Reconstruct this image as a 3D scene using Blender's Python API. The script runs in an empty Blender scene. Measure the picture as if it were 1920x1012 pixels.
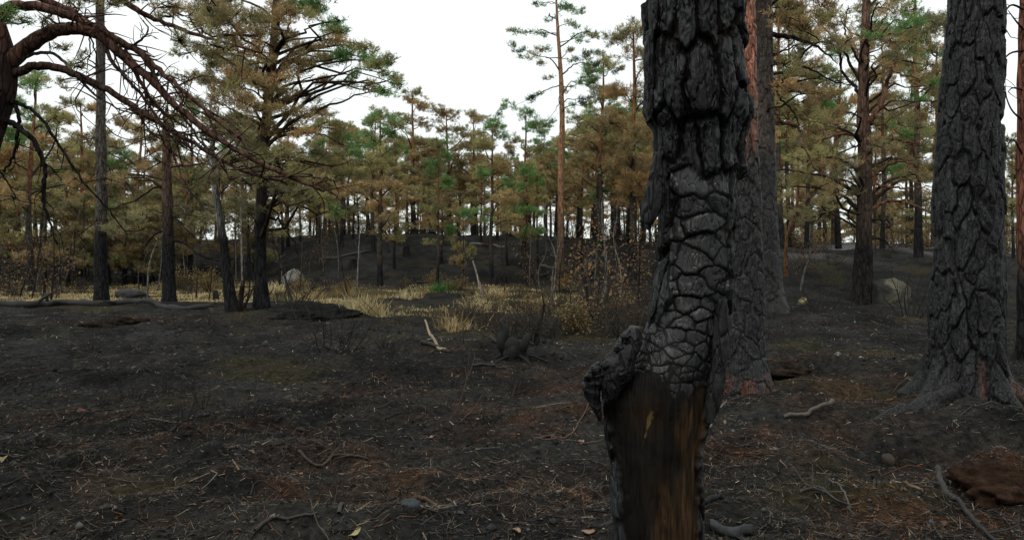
import bpy, math, random
import numpy as np

# ------------------------------------------------------------------ camera, sky, sun, exposure
SC = bpy.context.scene
COL = SC.collection
CAMZ, FPX, HORIZON = 1.5, 1400.0, 470.0
cam = bpy.data.cameras.new('camera')
cam.sensor_width = 36.0
cam.lens = 36.0 * FPX / 1920.0
cam.shift_y = -(506.0 - HORIZON) / 1920.0
cam.clip_start, cam.clip_end = 0.05, 3000.0
cam_ob = bpy.data.objects.new('camera', cam)
COL.objects.link(cam_ob)
cam_ob.location = (0, 0, CAMZ)
cam_ob.rotation_euler = (math.pi / 2, 0, 0)
SC.camera = cam_ob

SUN_EL, SUN_AZ = math.radians(52), math.radians(-150)      # weak glow behind the cloud, behind left of the camera
world = bpy.data.worlds.new('World')
SC.world = world
world.use_nodes = True
nt = world.node_tree
nt.nodes.clear()
w_out = nt.nodes.new('ShaderNodeOutputWorld')
w_bg = nt.nodes.new('ShaderNodeBackground')
w_bg.inputs['Strength'].default_value = 0.12
w_sky = nt.nodes.new('ShaderNodeTexSky')
w_sky.sky_type = 'NISHITA'
w_sky.sun_disc = False
w_sky.sun_elevation = SUN_EL
w_sky.sun_rotation = SUN_AZ
w_sky.dust_density = 4.0
w_mix = nt.nodes.new('ShaderNodeMixRGB')                    # an even cloud deck over the blue
w_mix.inputs[0].default_value = 0.9
w_tc = nt.nodes.new('ShaderNodeTexCoord')
w_nz = nt.nodes.new('ShaderNodeTexNoise')
w_nz.inputs['Scale'].default_value = 2.2
w_nz.inputs['Detail'].default_value = 4.0
w_rp = nt.nodes.new('ShaderNodeValToRGB')
w_rp.color_ramp.elements[0].position, w_rp.color_ramp.elements[0].color = 0.3, (0.875, 0.935, 0.925, 1)
w_rp.color_ramp.elements[1].position, w_rp.color_ramp.elements[1].color = 0.7, (0.985, 1.035, 1.01, 1)
w_sc = nt.nodes.new('ShaderNodeVectorMath'); w_sc.operation = 'SCALE'
w_sc.inputs['Scale'].default_value = 9.5
nt.links.new(w_tc.outputs['Generated'], w_nz.inputs['Vector'])
nt.links.new(w_nz.outputs[0], w_rp.inputs[0])
nt.links.new(w_rp.outputs[0], w_sc.inputs[0])
nt.links.new(w_sc.outputs[0], w_mix.inputs[2])
nt.links.new(w_sky.outputs[0], w_mix.inputs[1])
nt.links.new(w_mix.outputs[0], w_bg.inputs[0])
nt.links.new(w_bg.outputs[0], w_out.inputs[0])

sun = bpy.data.lights.new('sun', 'SUN')
sun.energy = 1.3
sun.angle = math.radians(35)
sun.color = (1.0, 0.97, 0.93)
sun_ob = bpy.data.objects.new('sun', sun)
COL.objects.link(sun_ob)
sun_ob.rotation_euler = (math.pi / 2 - SUN_EL, 0, math.pi - SUN_AZ)
sun_ob.location = (0, 0, 40)

SC.view_settings.view_transform = 'Standard'
SC.view_settings.look = 'None'
SC.view_settings.gamma = 1.0
SC.view_settings.exposure = 0.12
SC.view_settings.use_curve_mapping = False
SC.render.engine = 'CYCLES'
SC.cycles.max_bounces = 5
SC.cycles.diffuse_bounces = 3
SC.cycles.transparent_max_bounces = 4
SC.cycles.use_denoising = True

RNG = np.random.default_rng(7)

# ------------------------------------------------------------------ noise and helpers
def _h(ix, iy, iz, seed):
    h = (ix.astype(np.uint32) * np.uint32(374761393) + iy.astype(np.uint32) * np.uint32(668265263)
         + iz.astype(np.uint32) * np.uint32(2246822519) + np.uint32((seed * 3266489917) & 0xffffffff))
    h = (h ^ (h >> np.uint32(13))) * np.uint32(1274126177)
    h = (h ^ (h >> np.uint32(16))) * np.uint32(2654435761)
    h = h ^ (h >> np.uint32(15))
    return h.astype(np.float64) / 4294967295.0

def vnoise(x, y, z=0.0, seed=0):
    x, y, z = np.broadcast_arrays(np.asarray(x, float), np.asarray(y, float), np.asarray(z, float))
    xi, yi, zi = np.floor(x), np.floor(y), np.floor(z)
    fx, fy, fz = x - xi, y - yi, z - zi
    fx, fy, fz = [f * f * f * (f * (f * 6 - 15) + 10) for f in (fx, fy, fz)]
    xi, yi, zi = xi.astype(np.int64), yi.astype(np.int64), zi.astype(np.int64)
    def c(a, b, g): return _h(xi + a, yi + b, zi + g, seed)
    x00 = c(0,0,0) * (1-fx) + c(1,0,0) * fx
    x10 = c(0,1,0) * (1-fx) + c(1,1,0) * fx
    x01 = c(0,0,1) * (1-fx) + c(1,0,1) * fx
    x11 = c(0,1,1) * (1-fx) + c(1,1,1) * fx
    y0 = x00 * (1-fy) + x10 * fy
    y1 = x01 * (1-fy) + x11 * fy
    return (y0 * (1-fz) + y1 * fz) * 2 - 1

def fbm(x, y, z=0.0, seed=0, octv=4, gain=0.5):
    s, a, f, t = 0.0, 1.0, 1.0, 0.0
    x, y, z = np.asarray(x, float), np.asarray(y, float), np.asarray(z, float)
    # turned off the lattice axes so that no octave shows square cells
    x, y, z = .36*x - .80*y + .48*z, .60*x + .60*y + .53*z + 0*x, -.71*x + .10*y + .70*z
    for i in range(octv):
        s = s + a * vnoise(x*f + 17.3*i, y*f - 9.1*i, z*f + 4.7*i, seed + i)
        t += a; a *= gain; f *= 2.03
    return s / t

def sst(v, a, b):
    t = np.clip((np.asarray(v, float) - a) / (b - a), 0, 1)
    return t * t * (3 - 2 * t)

def P(px, py, d):
    return np.array([(px - 960) / FPX * d, d, CAMZ - (py - HORIZON) / FPX * d])

def flat(px, py):
    d = CAMZ * FPX / (py - HORIZON)
    return (px - 960) / FPX * d, d

def make_mesh(name, V, F, col=None, smooth=True):
    """V (n,3); F list of int arrays (k,3) or (k,4); col (n,3)"""
    me = bpy.data.meshes.new(name)
    V = np.ascontiguousarray(V, dtype=np.float32)
    F = [np.asarray(f, dtype=np.int32) for f in F if len(f)]
    me.vertices.add(len(V))
    me.vertices.foreach_set('co', V.ravel())
    loops = np.concatenate([f.ravel() for f in F])
    tot = np.concatenate([np.full(len(f), f.shape[1], dtype=np.int32) for f in F])
    start = np.concatenate([[0], np.cumsum(tot)[:-1]]).astype(np.int32)
    me.loops.add(len(loops))
    me.loops.foreach_set('vertex_index', loops)
    me.polygons.add(len(tot))
    me.polygons.foreach_set('loop_start', start)
    me.polygons.foreach_set('loop_total', tot)
    if smooth:
        me.polygons.foreach_set('use_smooth', np.ones(len(tot), dtype=bool))
    if col is not None:
        a = me.attributes.new('Col', 'FLOAT_COLOR', 'POINT')
        c = np.ones((len(V), 4), dtype=np.float32)
        c[:, :3] = col
        a.data.foreach_set('color', c.ravel())
    me.update(calc_edges=True)
    return me

class MB:
    def __init__(s): s.V, s.F, s.C, s.n = [], [], [], 0
    def add(s, V, F, col):
        V = np.asarray(V, float)
        s.V.append(V)
        s.F.extend([np.asarray(f) + s.n for f in F])
        c = np.asarray(col, float)
        s.C.append(np.broadcast_to(c, (len(V), 3)) if c.ndim == 1 else c)
        s.n += len(V)
    def mesh(s, name, smooth=True):
        return make_mesh(name, np.concatenate(s.V), s.F, np.concatenate(s.C), smooth)
    def obj(s, name, mat, parent=None, smooth=True):
        return obj(name, s.mesh(name, smooth), mat, parent)

def obj(name, me, mat=None, parent=None):
    o = bpy.data.objects.new(name, me)
    if mat is not None and len(me.materials) == 0:
        me.materials.append(mat)
    COL.objects.link(o)
    if parent is not None:
        o.parent = parent
    return o

def tag(o, label=None, cat=None, group=None, kind=None):
    if label: o['label'] = label
    if cat: o['category'] = cat
    if group: o['group'] = group
    if kind: o['kind'] = kind
    return o

def thing(name, label, cat, loc=(0, 0, 0), group=None, rotz=0.0, scale=1.0):
    o = bpy.data.objects.new(name, None)
    o.empty_display_size = 0.2
    COL.objects.link(o)
    o.location = [float(v) for v in loc]
    o.rotation_euler = (0, 0, rotz)
    o.scale = (scale,) * 3
    return tag(o, label, cat, group)

def copy_thing(root, loc, rotz, scale, label, group, color=None):
    r = root.copy()
    COL.objects.link(r)
    r.location = [float(v) for v in loc]
    r.rotation_euler = (0, 0, rotz)
    r.scale = scale if hasattr(scale, '__len__') else (scale,) * 3
    tag(r, label, None, group)
    if color is not None: r.color = color
    for ch in root.children:
        c = ch.copy()
        COL.objects.link(c)
        c.parent = r
        if color is not None: c.color = color
    return r

def smooth_path(pts, n):
    """Catmull-Rom through pts (k,m) resampled to n"""
    p = np.asarray(pts, float)
    if len(p) == 2:
        t = np.linspace(0, 1, n)[:, None]
        return p[0] * (1-t) + p[1] * t
    q = np.vstack([2*p[0]-p[1], p, 2*p[-1]-p[-2]])
    out = []
    for t in np.linspace(0, len(p)-1-1e-6, n):
        i = int(t); f = t - i
        a, b, c, d = q[i], q[i+1], q[i+2], q[i+3]
        out.append(0.5*((2*b) + (c-a)*f + (2*a-5*b+4*c-d)*f*f + (3*b-a-3*c+d)*f**3))
    return np.array(out)

def tube(mb, pts, rad, sides=6, col=(0.05, 0.04, 0.03), cap=True, rough=0.0, seed=0):
    p = np.asarray(pts, float); n = len(p)
    rad = np.broadcast_to(np.asarray(rad, float), (n,))
    t = np.gradient(p, axis=0)
    t /= np.linalg.norm(t, axis=1)[:, None] + 1e-9
    ref = np.where(np.abs(t[:, 2:3]) > 0.9, np.array([[1., 0, 0]]), np.array([[0, 0, 1.]]))
    if np.mean(np.abs(t[:, 2])) > 0.75: ref = np.broadcast_to(np.array([[0., 1, 0]]), (n, 3))
    else: ref = np.broadcast_to(np.array([[0.13, 0.21, 1.]]), (n, 3))
    a = np.cross(t, ref); a /= np.linalg.norm(a, axis=1)[:, None] + 1e-9
    b = np.cross(t, a)
    u = np.linspace(0, 2*math.pi, sides, endpoint=False)
    R = rad[:, None] * np.ones((1, sides))
    if rough:
        s = np.concatenate([[0], np.cumsum(np.linalg.norm(np.diff(p, axis=0), axis=1))])
        R = R * (1 + rough * vnoise(s[:, None] / (np.mean(rad)*3) + 0*u, np.cos(u)*1.3 + 0*s[:, None], np.sin(u)*1.3 + 0*s[:, None], seed))
    V = p[:, None, :] + (a[:, None, :]*np.cos(u)[None, :, None] + b[:, None, :]*np.sin(u)[None, :, None]) * R[:, :, None]
    V = V.reshape(-1, 3)
    i = np.arange(n-1)[:, None]*sides; j = np.arange(sides)[None, :]; k = (j+1) % sides
    F = np.stack([i+j, i+k, i+sides+k, i+sides+j], axis=-1).reshape(-1, 4)
    c = np.asarray(col, float)
    if c.ndim == 2: c = np.repeat(c, sides, axis=0)
    Fs = [F]
    if cap and sides > 3:
        V = np.vstack([V, p[-1:]]); m = len(V)-1; l = (n-1)*sides
        Fs.append(np.stack([l+np.arange(sides), l+(np.arange(sides)+1) % sides, np.full(sides, m)], axis=-1))
        if c.ndim == 2: c = np.vstack([c, c[-1:]])
    mb.add(V, Fs, c)

# ------------------------------------------------------------------ materials
def mat_base(name):
    m = bpy.data.materials.new(name)
    m.use_nodes = True
    t = m.node_tree
    t.nodes.clear()
    out = t.nodes.new('ShaderNodeOutputMaterial')
    b = t.nodes.new('ShaderNodeBsdfPrincipled')
    t.links.new(b.outputs[0], out.inputs[0])
    return m, t, b, out

def N(t, kind, **kw):
    n = t.nodes.new(kind)
    for k, v in kw.items():
        if k in n.inputs: n.inputs[k].default_value = v
        else: setattr(n, k, v)
    return n

def noisy_mat(name, rough=0.85, spec=0.3, lo=0.6, hi=1.4, scale=8.0, detail=6.0, bump=0.5, bscale=30.0, bdist=0.01,
              stretch=(1, 1, 1), tint=False, rough_lo=None, cracks=None):
    """vertex colour x noise, with bump: the colour comes with the mesh, the noise is its grain"""
    m, t, b, out = mat_base(name)
    at = N(t, 'ShaderNodeAttribute', attribute_name='Col')
    tc = N(t, 'ShaderNodeTexCoord')
    mp = N(t, 'ShaderNodeMapping'); mp.inputs['Scale'].default_value = stretch
    t.links.new(tc.outputs['Object'], mp.inputs[0])
    nz = N(t, 'ShaderNodeTexNoise', Scale=scale, Detail=detail, Roughness=0.65)
    t.links.new(mp.outputs[0], nz.inputs['Vector'])
    mr = N(t, 'ShaderNodeMapRange')
    mr.inputs[1].default_value, mr.inputs[2].default_value = 0.3, 0.7
    mr.inputs[3].default_value, mr.inputs[4].default_value = lo, hi
    t.links.new(nz.outputs[0], mr.inputs[0])
    mul = N(t, 'ShaderNodeVectorMath', operation='SCALE')
    t.links.new(at.outputs['Color'], mul.inputs[0]); t.links.new(mr.outputs[0], mul.inputs['Scale'])
    last = mul.outputs[0]
    crack_out = None
    if cracks:                                    # dark fissures between bark flakes
        cs_, cst, cdark, cwid = cracks
        mp2 = N(t, 'ShaderNodeMapping'); mp2.inputs['Scale'].default_value = cst
        wn = N(t, 'ShaderNodeTexNoise', Scale=cs_*.8, Detail=3.0)
        t.links.new(mp2.outputs[0], wn.inputs['Vector'])
        av = N(t, 'ShaderNodeVectorMath', operation='MULTIPLY_ADD')
        av.inputs[1].default_value = (.9/cs_,)*3
        t.links.new(tc.outputs['Object'], mp2.inputs[0]); t.links.new(wn.outputs['Color'], av.inputs[0]); t.links.new(mp2.outputs[0], av.inputs[2])
        vo = N(t, 'ShaderNodeTexVoronoi', feature='DISTANCE_TO_EDGE', Scale=cs_)
        t.links.new(av.outputs[0], vo.inputs['Vector'])
        cr = N(t, 'ShaderNodeMapRange', interpolation_type='SMOOTHSTEP')
        cr.inputs[1].default_value, cr.inputs[2].default_value = 0.0, cwid
        cr.inputs[3].default_value, cr.inputs[4].default_value = cdark, 1.1
        t.links.new(vo.outputs['Distance'], cr.inputs[0])
        m2 = N(t, 'ShaderNodeVectorMath', operation='SCALE')
        t.links.new(last, m2.inputs[0]); t.links.new(cr.outputs[0], m2.inputs['Scale'])
        last = m2.outputs[0]; crack_out = cr.outputs[0]
    if tint:
        oi = N(t, 'ShaderNodeObjectInfo')
        mt = N(t, 'ShaderNodeVectorMath', operation='MULTIPLY')
        t.links.new(last, mt.inputs[0]); t.links.new(oi.outputs['Color'], mt.inputs[1])
        last = mt.outputs[0]
    t.links.new(last, b.inputs['Base Color'])
    b.inputs['Roughness'].default_value = rough
    b.inputs['Specular IOR Level'].default_value = spec
    if rough_lo is not None:
        r2 = N(t, 'ShaderNodeMapRange')
        r2.inputs[1].default_value, r2.inputs[2].default_value = 0.35, 0.65
        r2.inputs[3].default_value, r2.inputs[4].default_value = rough_lo, rough
        t.links.new(nz.outputs[0], r2.inputs[0]); t.links.new(r2.outputs[0], b.inputs['Roughness'])
    if bump:
        n2 = N(t, 'ShaderNodeTexNoise', Scale=bscale, Detail=5.0, Roughness=0.6)
        t.links.new(mp.outputs[0], n2.inputs['Vector'])
        bp = N(t, 'ShaderNodeBump', Strength=bump, Distance=bdist)
        if crack_out is not None:
            ad = N(t, 'ShaderNodeMath', operation='ADD')
            t.links.new(n2.outputs[0], ad.inputs[0]); t.links.new(crack_out, ad.inputs[1])
            t.links.new(ad.outputs[0], bp.inputs['Height'])
        else:
            t.links.new(n2.outputs[0], bp.inputs['Height'])
        t.links.new(bp.outputs[0], b.inputs['Normal'])
    return m

def leaf_mat(name, trans=0.35):
    m, t, b, out = mat_base(name)
    at = N(t, 'ShaderNodeAttribute', attribute_name='Col')
    oi = N(t, 'ShaderNodeObjectInfo')
    mt = N(t, 'ShaderNodeVectorMath', operation='MULTIPLY')
    t.links.new(at.outputs['Color'], mt.inputs[0]); t.links.new(oi.outputs['Color'], mt.inputs[1])
    t.links.new(mt.outputs[0], b.inputs['Base Color'])
    b.inputs['Roughness'].default_value = 0.7
    b.inputs['Specular IOR Level'].default_value = 0.25
    tr = N(t, 'ShaderNodeBsdfTranslucent')
    t.links.new(mt.outputs[0], tr.inputs[0])
    mx = N(t, 'ShaderNodeMixShader'); mx.inputs[0].default_value = trans
    t.links.new(b.outputs[0], mx.inputs[1]); t.links.new(tr.outputs[0], mx.inputs[2])
    t.links.new(mx.outputs[0], out.inputs[0])
    return m

M_GROUND = noisy_mat('burnt_ground', rough=1.0, spec=0.02, lo=0.25, hi=1.5, scale=16.0, detail=10, bump=0.9, bscale=22, bdist=0.03)
M_BARK = noisy_mat('pine_bark', rough=0.95, spec=0.06, lo=0.35, hi=1.5, scale=9, bump=0.8, bscale=14, bdist=0.03, stretch=(1, 1, 0.35), tint=True, cracks=(15.0, (1, 1, .22), .5, .14))
M_CHAR = noisy_mat('charred_bark', rough=0.66, spec=0.30, lo=0.25, hi=1.75, scale=24, detail=10, bump=1.0, bscale=45, bdist=0.012,
                   stretch=(1, 1, 0.4), rough_lo=0.42, cracks=(30.0, (1, 1, .22), .6, .10))
M_SCALE = noisy_mat('char_scales', rough=0.50, spec=0.6, lo=0.35, hi=1.6, scale=45, detail=8, bump=0.6, bscale=70, bdist=0.006,
                    stretch=(1, 1, 0.25), rough_lo=0.30, cracks=(34.0, (1, 1, .4), .75, .05))
M_CHARW = noisy_mat('charred_wood', rough=0.70, spec=0.12, lo=0.45, hi=1.5, scale=60, detail=8, bump=0.8, bscale=110, bdist=0.006,
                    stretch=(1, 1, 0.10), rough_lo=0.42)
M_TWIG = noisy_mat('dead_wood', rough=0.85, spec=0.3, lo=0.6, hi=1.35, scale=40, bump=0.4, bscale=60, bdist=0.004, tint=True)
M_STONE = noisy_mat('granite', rough=0.9, spec=0.3, lo=0.6, hi=1.35, scale=6, detail=9, bump=0.7, bscale=18, bdist=0.02)
M_NEEDLE = leaf_mat('pine_needles', 0.42)
M_LEAF = leaf_mat('dry_leaves', 0.4)
M_GRASS = leaf_mat('dry_grass', 0.3)
M_LITTER = noisy_mat('litter', rough=0.9, spec=0.2, lo=0.7, hi=1.3, scale=20, bump=0)

# ------------------------------------------------------------------ terrain
BUMPS = []
def bump_px(px, py, r, amp, sx=1.0):
    x, y = flat(px, py); BUMPS.append((x, y, r*sx, r, amp))
bump_px(595, 590, 1.3, 0.26, 1.6)       # ash hummock on the plateau edge
bump_px(215, 612, 0.9, 0.18, 1.8)
bump_px(320, 640, 0.7, 0.14, 1.5)
bump_px(980, 655, 0.8, 0.16, 1.4)
bump_px(740, 760, 0.45, 0.09, 2.4)
bump_px(255, 850, 0.35, 0.10, 1.6)
bump_px(1490, 700, 0.35, -0.22, 1.6)    # burnt out holes
bump_px(1690, 845, 0.30, -0.30, 1.2)
bump_px(1640, 735, 0.35, -0.20, 1.3)
bump_px(1905, 850, 0.30, -0.30, 1.0)
bump_px(1440, 600, 1.2, 0.22, 1.5)
bump_px(1800, 785, 0.70, 0.22, 1.3)
bump_px(1895, 905, 0.36, 0.24, 1.3)
bump_px(1795, 868, 0.26, -0.28, 1.0)
bump_px(1480, 625, 0.8, 0.12, 1.6)

_r = np.random.default_rng(404)
for _i in range(70):
    _px, _py = _r.uniform(-100, 2000), 585+430*_r.uniform(0, 1)**1.3
    bump_px(_px, _py, _r.uniform(.10, .38), _r.uniform(.03, .11)*_r.choice([1, 1, -1]), _r.uniform(1, 2))

def H(x, y):
    x = np.asarray(x, float); y = np.asarray(y, float)
    a = x / np.maximum(y, 6.0)
    left = sst(-x, 3.0, 6.5)
    right = sst(a, 0.20, 0.31)
    ye = 21.5*left + 15.5*(1-left)
    z = -0.52 * sst(y, ye, ye+5.0) * (1-right)
    hf = 36.0 + 11.0*sst(-x, 9, 21)
    z = z + sst(y, hf, hf+20) * 3.15 * (1-sst(a, 0.05, 0.28)*0.15) * (1-right)
    z = z + sst(y, 19.5, 31) * 1.62 * right * (1 - 0.35*sst(a, 0.6, 0.72))
    z = z + 0.25*np.exp(-(((x-10.6)/1.6)**2 + ((y-25.5)/2.5)**2))
    far = sst(y, 22, 40)
    z = z + (0.05 + 0.16*far) * fbm(x/2.8, y/2.8, 0, 3, 3) + 0.35*far*vnoise(x/9, y/9, 0, 11)
    for bx, by, rx, ry, am in BUMPS:
        z = z + am * np.exp(-(((x-bx)/rx)**2 + ((y-by)/ry)**2))
    return z

def gp(px, py, dmin=3.0, dmax=120.0):
    ds = np.exp(np.linspace(math.log(dmin), math.log(dmax), 900))
    x = (px-960)/FPX*ds
    g = H(x, ds); r = CAMZ - (py-HORIZON)/FPX*ds
    i = np.argmax(g >= r)
    if g[i] < r[i]: i = len(ds)-1
    return np.array([x[i], ds[i], g[i]])

def gd(px, d):
    x = (px-960)/FPX*d
    return np.array([x, d, float(H(x, d))])

RUST = []
for px, py, r, s in [(960, 775, .55, 1.0), (1120, 720, .5, .8), (650, 860, .4, .7), (780, 890, .35, .8), (1180, 860, .4, .5), (540, 920, .35, .7),
                     (1010, 925, .35, .8), (1460, 830, .6, 1.0), (1600, 720, .6, .7), (1500, 680, .5, .9), (1650, 770, .4, .8), (1560, 800, .45, .7),
                     (1740, 920, .4, .5), (1885, 890, .40, 1.5), (1900, 860, .3, 1.3), (270, 830, .35, .7), (420, 800, .4, .5), (225, 605, .9, .9), (860, 660, .6, .3),
                     (700, 745, .5, .5), (1040, 700, .6, .6), (150, 780, .4, .5), (1690, 990, .3, .8), (1820, 980, .3, .7), (1100, 960, .3, .6), (330, 940, .4, .5)]:
    RUST.append(flat(px, py) + (r*1.5, r, s))

def rust_mask(x, y):
    v = np.zeros_like(np.asarray(x, float))
    for bx, by, rx, ry, s in RUST:
        v = np.maximum(v, s*np.exp(-(((x-bx)/rx)**2 + ((y-by)/ry)**2)))
    n = fbm(x*1.6, y*1.6, 0, 21, 4)
    v = v * np.clip(0.75 + 1.6*fbm(x*4, y*4, 0, 23, 3), 0, 1.4) + 0.25*sst(n, 0.25, 0.55)*sst(y, 30, 8)
    return np.clip(v, 0, 1)

def meadow_mask(x, y):
    a = x / np.maximum(y, 6.0)
    left = sst(-x, 3.0, 6.5)
    ye = 23.5*left + 21.5*(1-left)
    hf = 36.5 + 12.0*sst(-x, 9, 21)
    m = sst(y, ye, ye+4.5) * sst(y, hf+2.5, hf-1.0) * sst(a, 0.17, 0.0)
    return m * sst(fbm(x/3.2, y/2.2, 0, 5, 3) + .3*sst(-x, 7, 12), -0.38, 0.05)

def ground_color(x, y):
    n = fbm(x*0.7, y*0.7, 0, 31, 4)[:, None]
    n2 = fbm(x*3.1, y*3.1, 0, 37, 3)[:, None]
    c = np.array([0.0188, 0.0188, 0.0179]) * (1 + 0.45*n + 0.5*n2)
    brown = sst(n2[:, 0] + 0.6*n[:, 0], 0.05, 0.5)[:, None]
    c = c*(1-0.5*brown) + np.array([0.034, 0.030, 0.025])*0.5*brown
    ash = sst(fbm(x*1.1, y*1.1, 0, 43, 4), .12, .5)[:, None]
    c = c*(1-.4*ash)+np.array([.044, .044, .042])*.4*ash
    moss = sst(fbm(x*.8+40, y*.8, 0, 47, 4), .25, .5)[:, None]
    c = c*(1-.6*moss)+np.array([.042, .036, .018])*.6*moss
    r = rust_mask(x, y)[:, None]
    c = c*(1-0.6*r) + np.array([0.060, 0.030, 0.017])*0.6*r
    m = meadow_mask(x, y)[:, None]
    c = c*(1-m) + np.array([0.060, 0.048, 0.024])*m
    a = x/np.maximum(y, 6.0)
    pale = (sst(a, 0.3, 0.4)*sst(y, 25, 31)*sst(fbm(x/2.0, y/3.5, 0, 41, 3), -0.1, 0.35))[:, None]
    c = c*(1-0.8*pale) + np.array([0.16, 0.15, 0.15])*0.8*pale
    gr = (sst(a, 0.3, 0.4)*sst(y, 42, 50)*0.9)[:, None]
    c = c*(1-gr) + np.array([0.05, 0.085, 0.03])*gr
    return np.clip(c, 0.004, 1)

def Hfine(X, Y):
    R = np.hypot(X, Y)
    near = sst(R, 30, 6)
    return near*(0.085*fbm(X*2.6, Y*2.6, 0, 51, 4) + 0.026*fbm(X*13, Y*13, 0, 57, 4)) + 0.11*fbm(X*1.1, Y*1.1, 0, 59, 3)*sst(R, 2, 5)

def build_ground():
    fine = np.linspace(-40, 40, 430)
    rest = np.concatenate([np.linspace(-180, -42, 40), fine, np.linspace(42, 176, 38)])
    ang = np.radians(rest)
    rad = np.concatenate([[0.02, .6, 1.2, 1.8, 2.4], np.exp(np.linspace(math.log(2.8), math.log(70), 400)), np.exp(np.linspace(math.log(74), math.log(1200), 28))])
    A, R = np.meshgrid(ang, rad)
    X, Y = R*np.sin(A), R*np.cos(A)
    Z = H(X, Y)
    Z = Z + Hfine(X, Y)
    Z = np.where(R > 90, np.minimum(Z, 2.0) + 0*Z, Z)
    na = len(ang); nr = len(rad)
    i = np.arange(nr-1)[:, None]*na; j = np.arange(na)[None, :]; k = (j+1) % na
    F = np.stack([i+j, i+k, i+na+k, i+na+j], -1).reshape(-1, 4)
    V = np.stack([X, Y, Z], -1).reshape(-1, 3)
    o = obj('ground', make_mesh('ground', V, [F[:, ::-1]], ground_color(V[:, 0], V[:, 1])), M_GROUND)
    o['kind'] = 'structure'
build_ground()

# ------------------------------------------------------------------ bark-plated trunks
def vor(u, v, su, sv, aspect=1.0):
    """nearest and second nearest site in the (u, v) sheet"""
    n = len(u)
    f1 = np.full(n, 1e9); f2 = np.full(n, 1e9); idx = np.zeros(n, np.int32)
    for k in range(len(su)):
        d = np.hypot(u-su[k], (v-sv[k])*aspect)
        closer = d < f1
        f2 = np.where(closer, f1, np.minimum(f2, d))
        idx = np.where(closer, k, idx)
        f1 = np.where(closer, d, f1)
    return f1, f2, idx

def jitter_sites(u0, u1, v0, v1, du, dv, rng, jit=0.42):
    us, vs = [], []
    row = 0
    v = v0
    while v < v1:
        off = 0.5*du*(row % 2)
        for u in np.arange(u0, u1, du):
            us.append(u+off+rng.uniform(-jit, jit)*du); vs.append(v+rng.uniform(-jit, jit)*dv)
        v += dv; row += 1
    return np.array(us), np.array(vs)

def split_plates(name, V, F, cell, plate_ok, col, mat, parent, pmat=None, limit=290, core_name='trunk'):
    """faces of each cell become a plate object, the furrows stay in the core mesh"""
    fc = cell[F[:, 0]]
    same = (cell[F] == fc[:, None]).all(axis=1) & plate_ok[F].all(axis=1)
    fc = np.where(same, fc, -1)
    ids, cnt = np.unique(fc[fc >= 0], return_counts=True)
    order = ids[np.argsort(-cnt)][:limit]
    keep = np.isin(fc, order)
    def sub(nm, fs, m):
        used, inv = np.unique(fs, return_inverse=True)
        return obj(nm, make_mesh(nm, V[used], [inv.reshape(-1, 4)], col[used]), m, parent)
    sub(core_name, F[~keep], mat)
    for k in order:
        fs = F[fc == k]
        if len(fs) > 3: sub(name(k) if callable(name) else name, fs, (pmat(k) if callable(pmat) else pmat) or mat)

def sheet(nu, nv):
    i = np.arange(nv-1)[:, None]*nu; j = np.arange(nu)[None, :]; k = (j+1) % nu
    return np.stack([i+j, i+k, i+nu+k, i+nu+j], -1).reshape(-1, 4)

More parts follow.
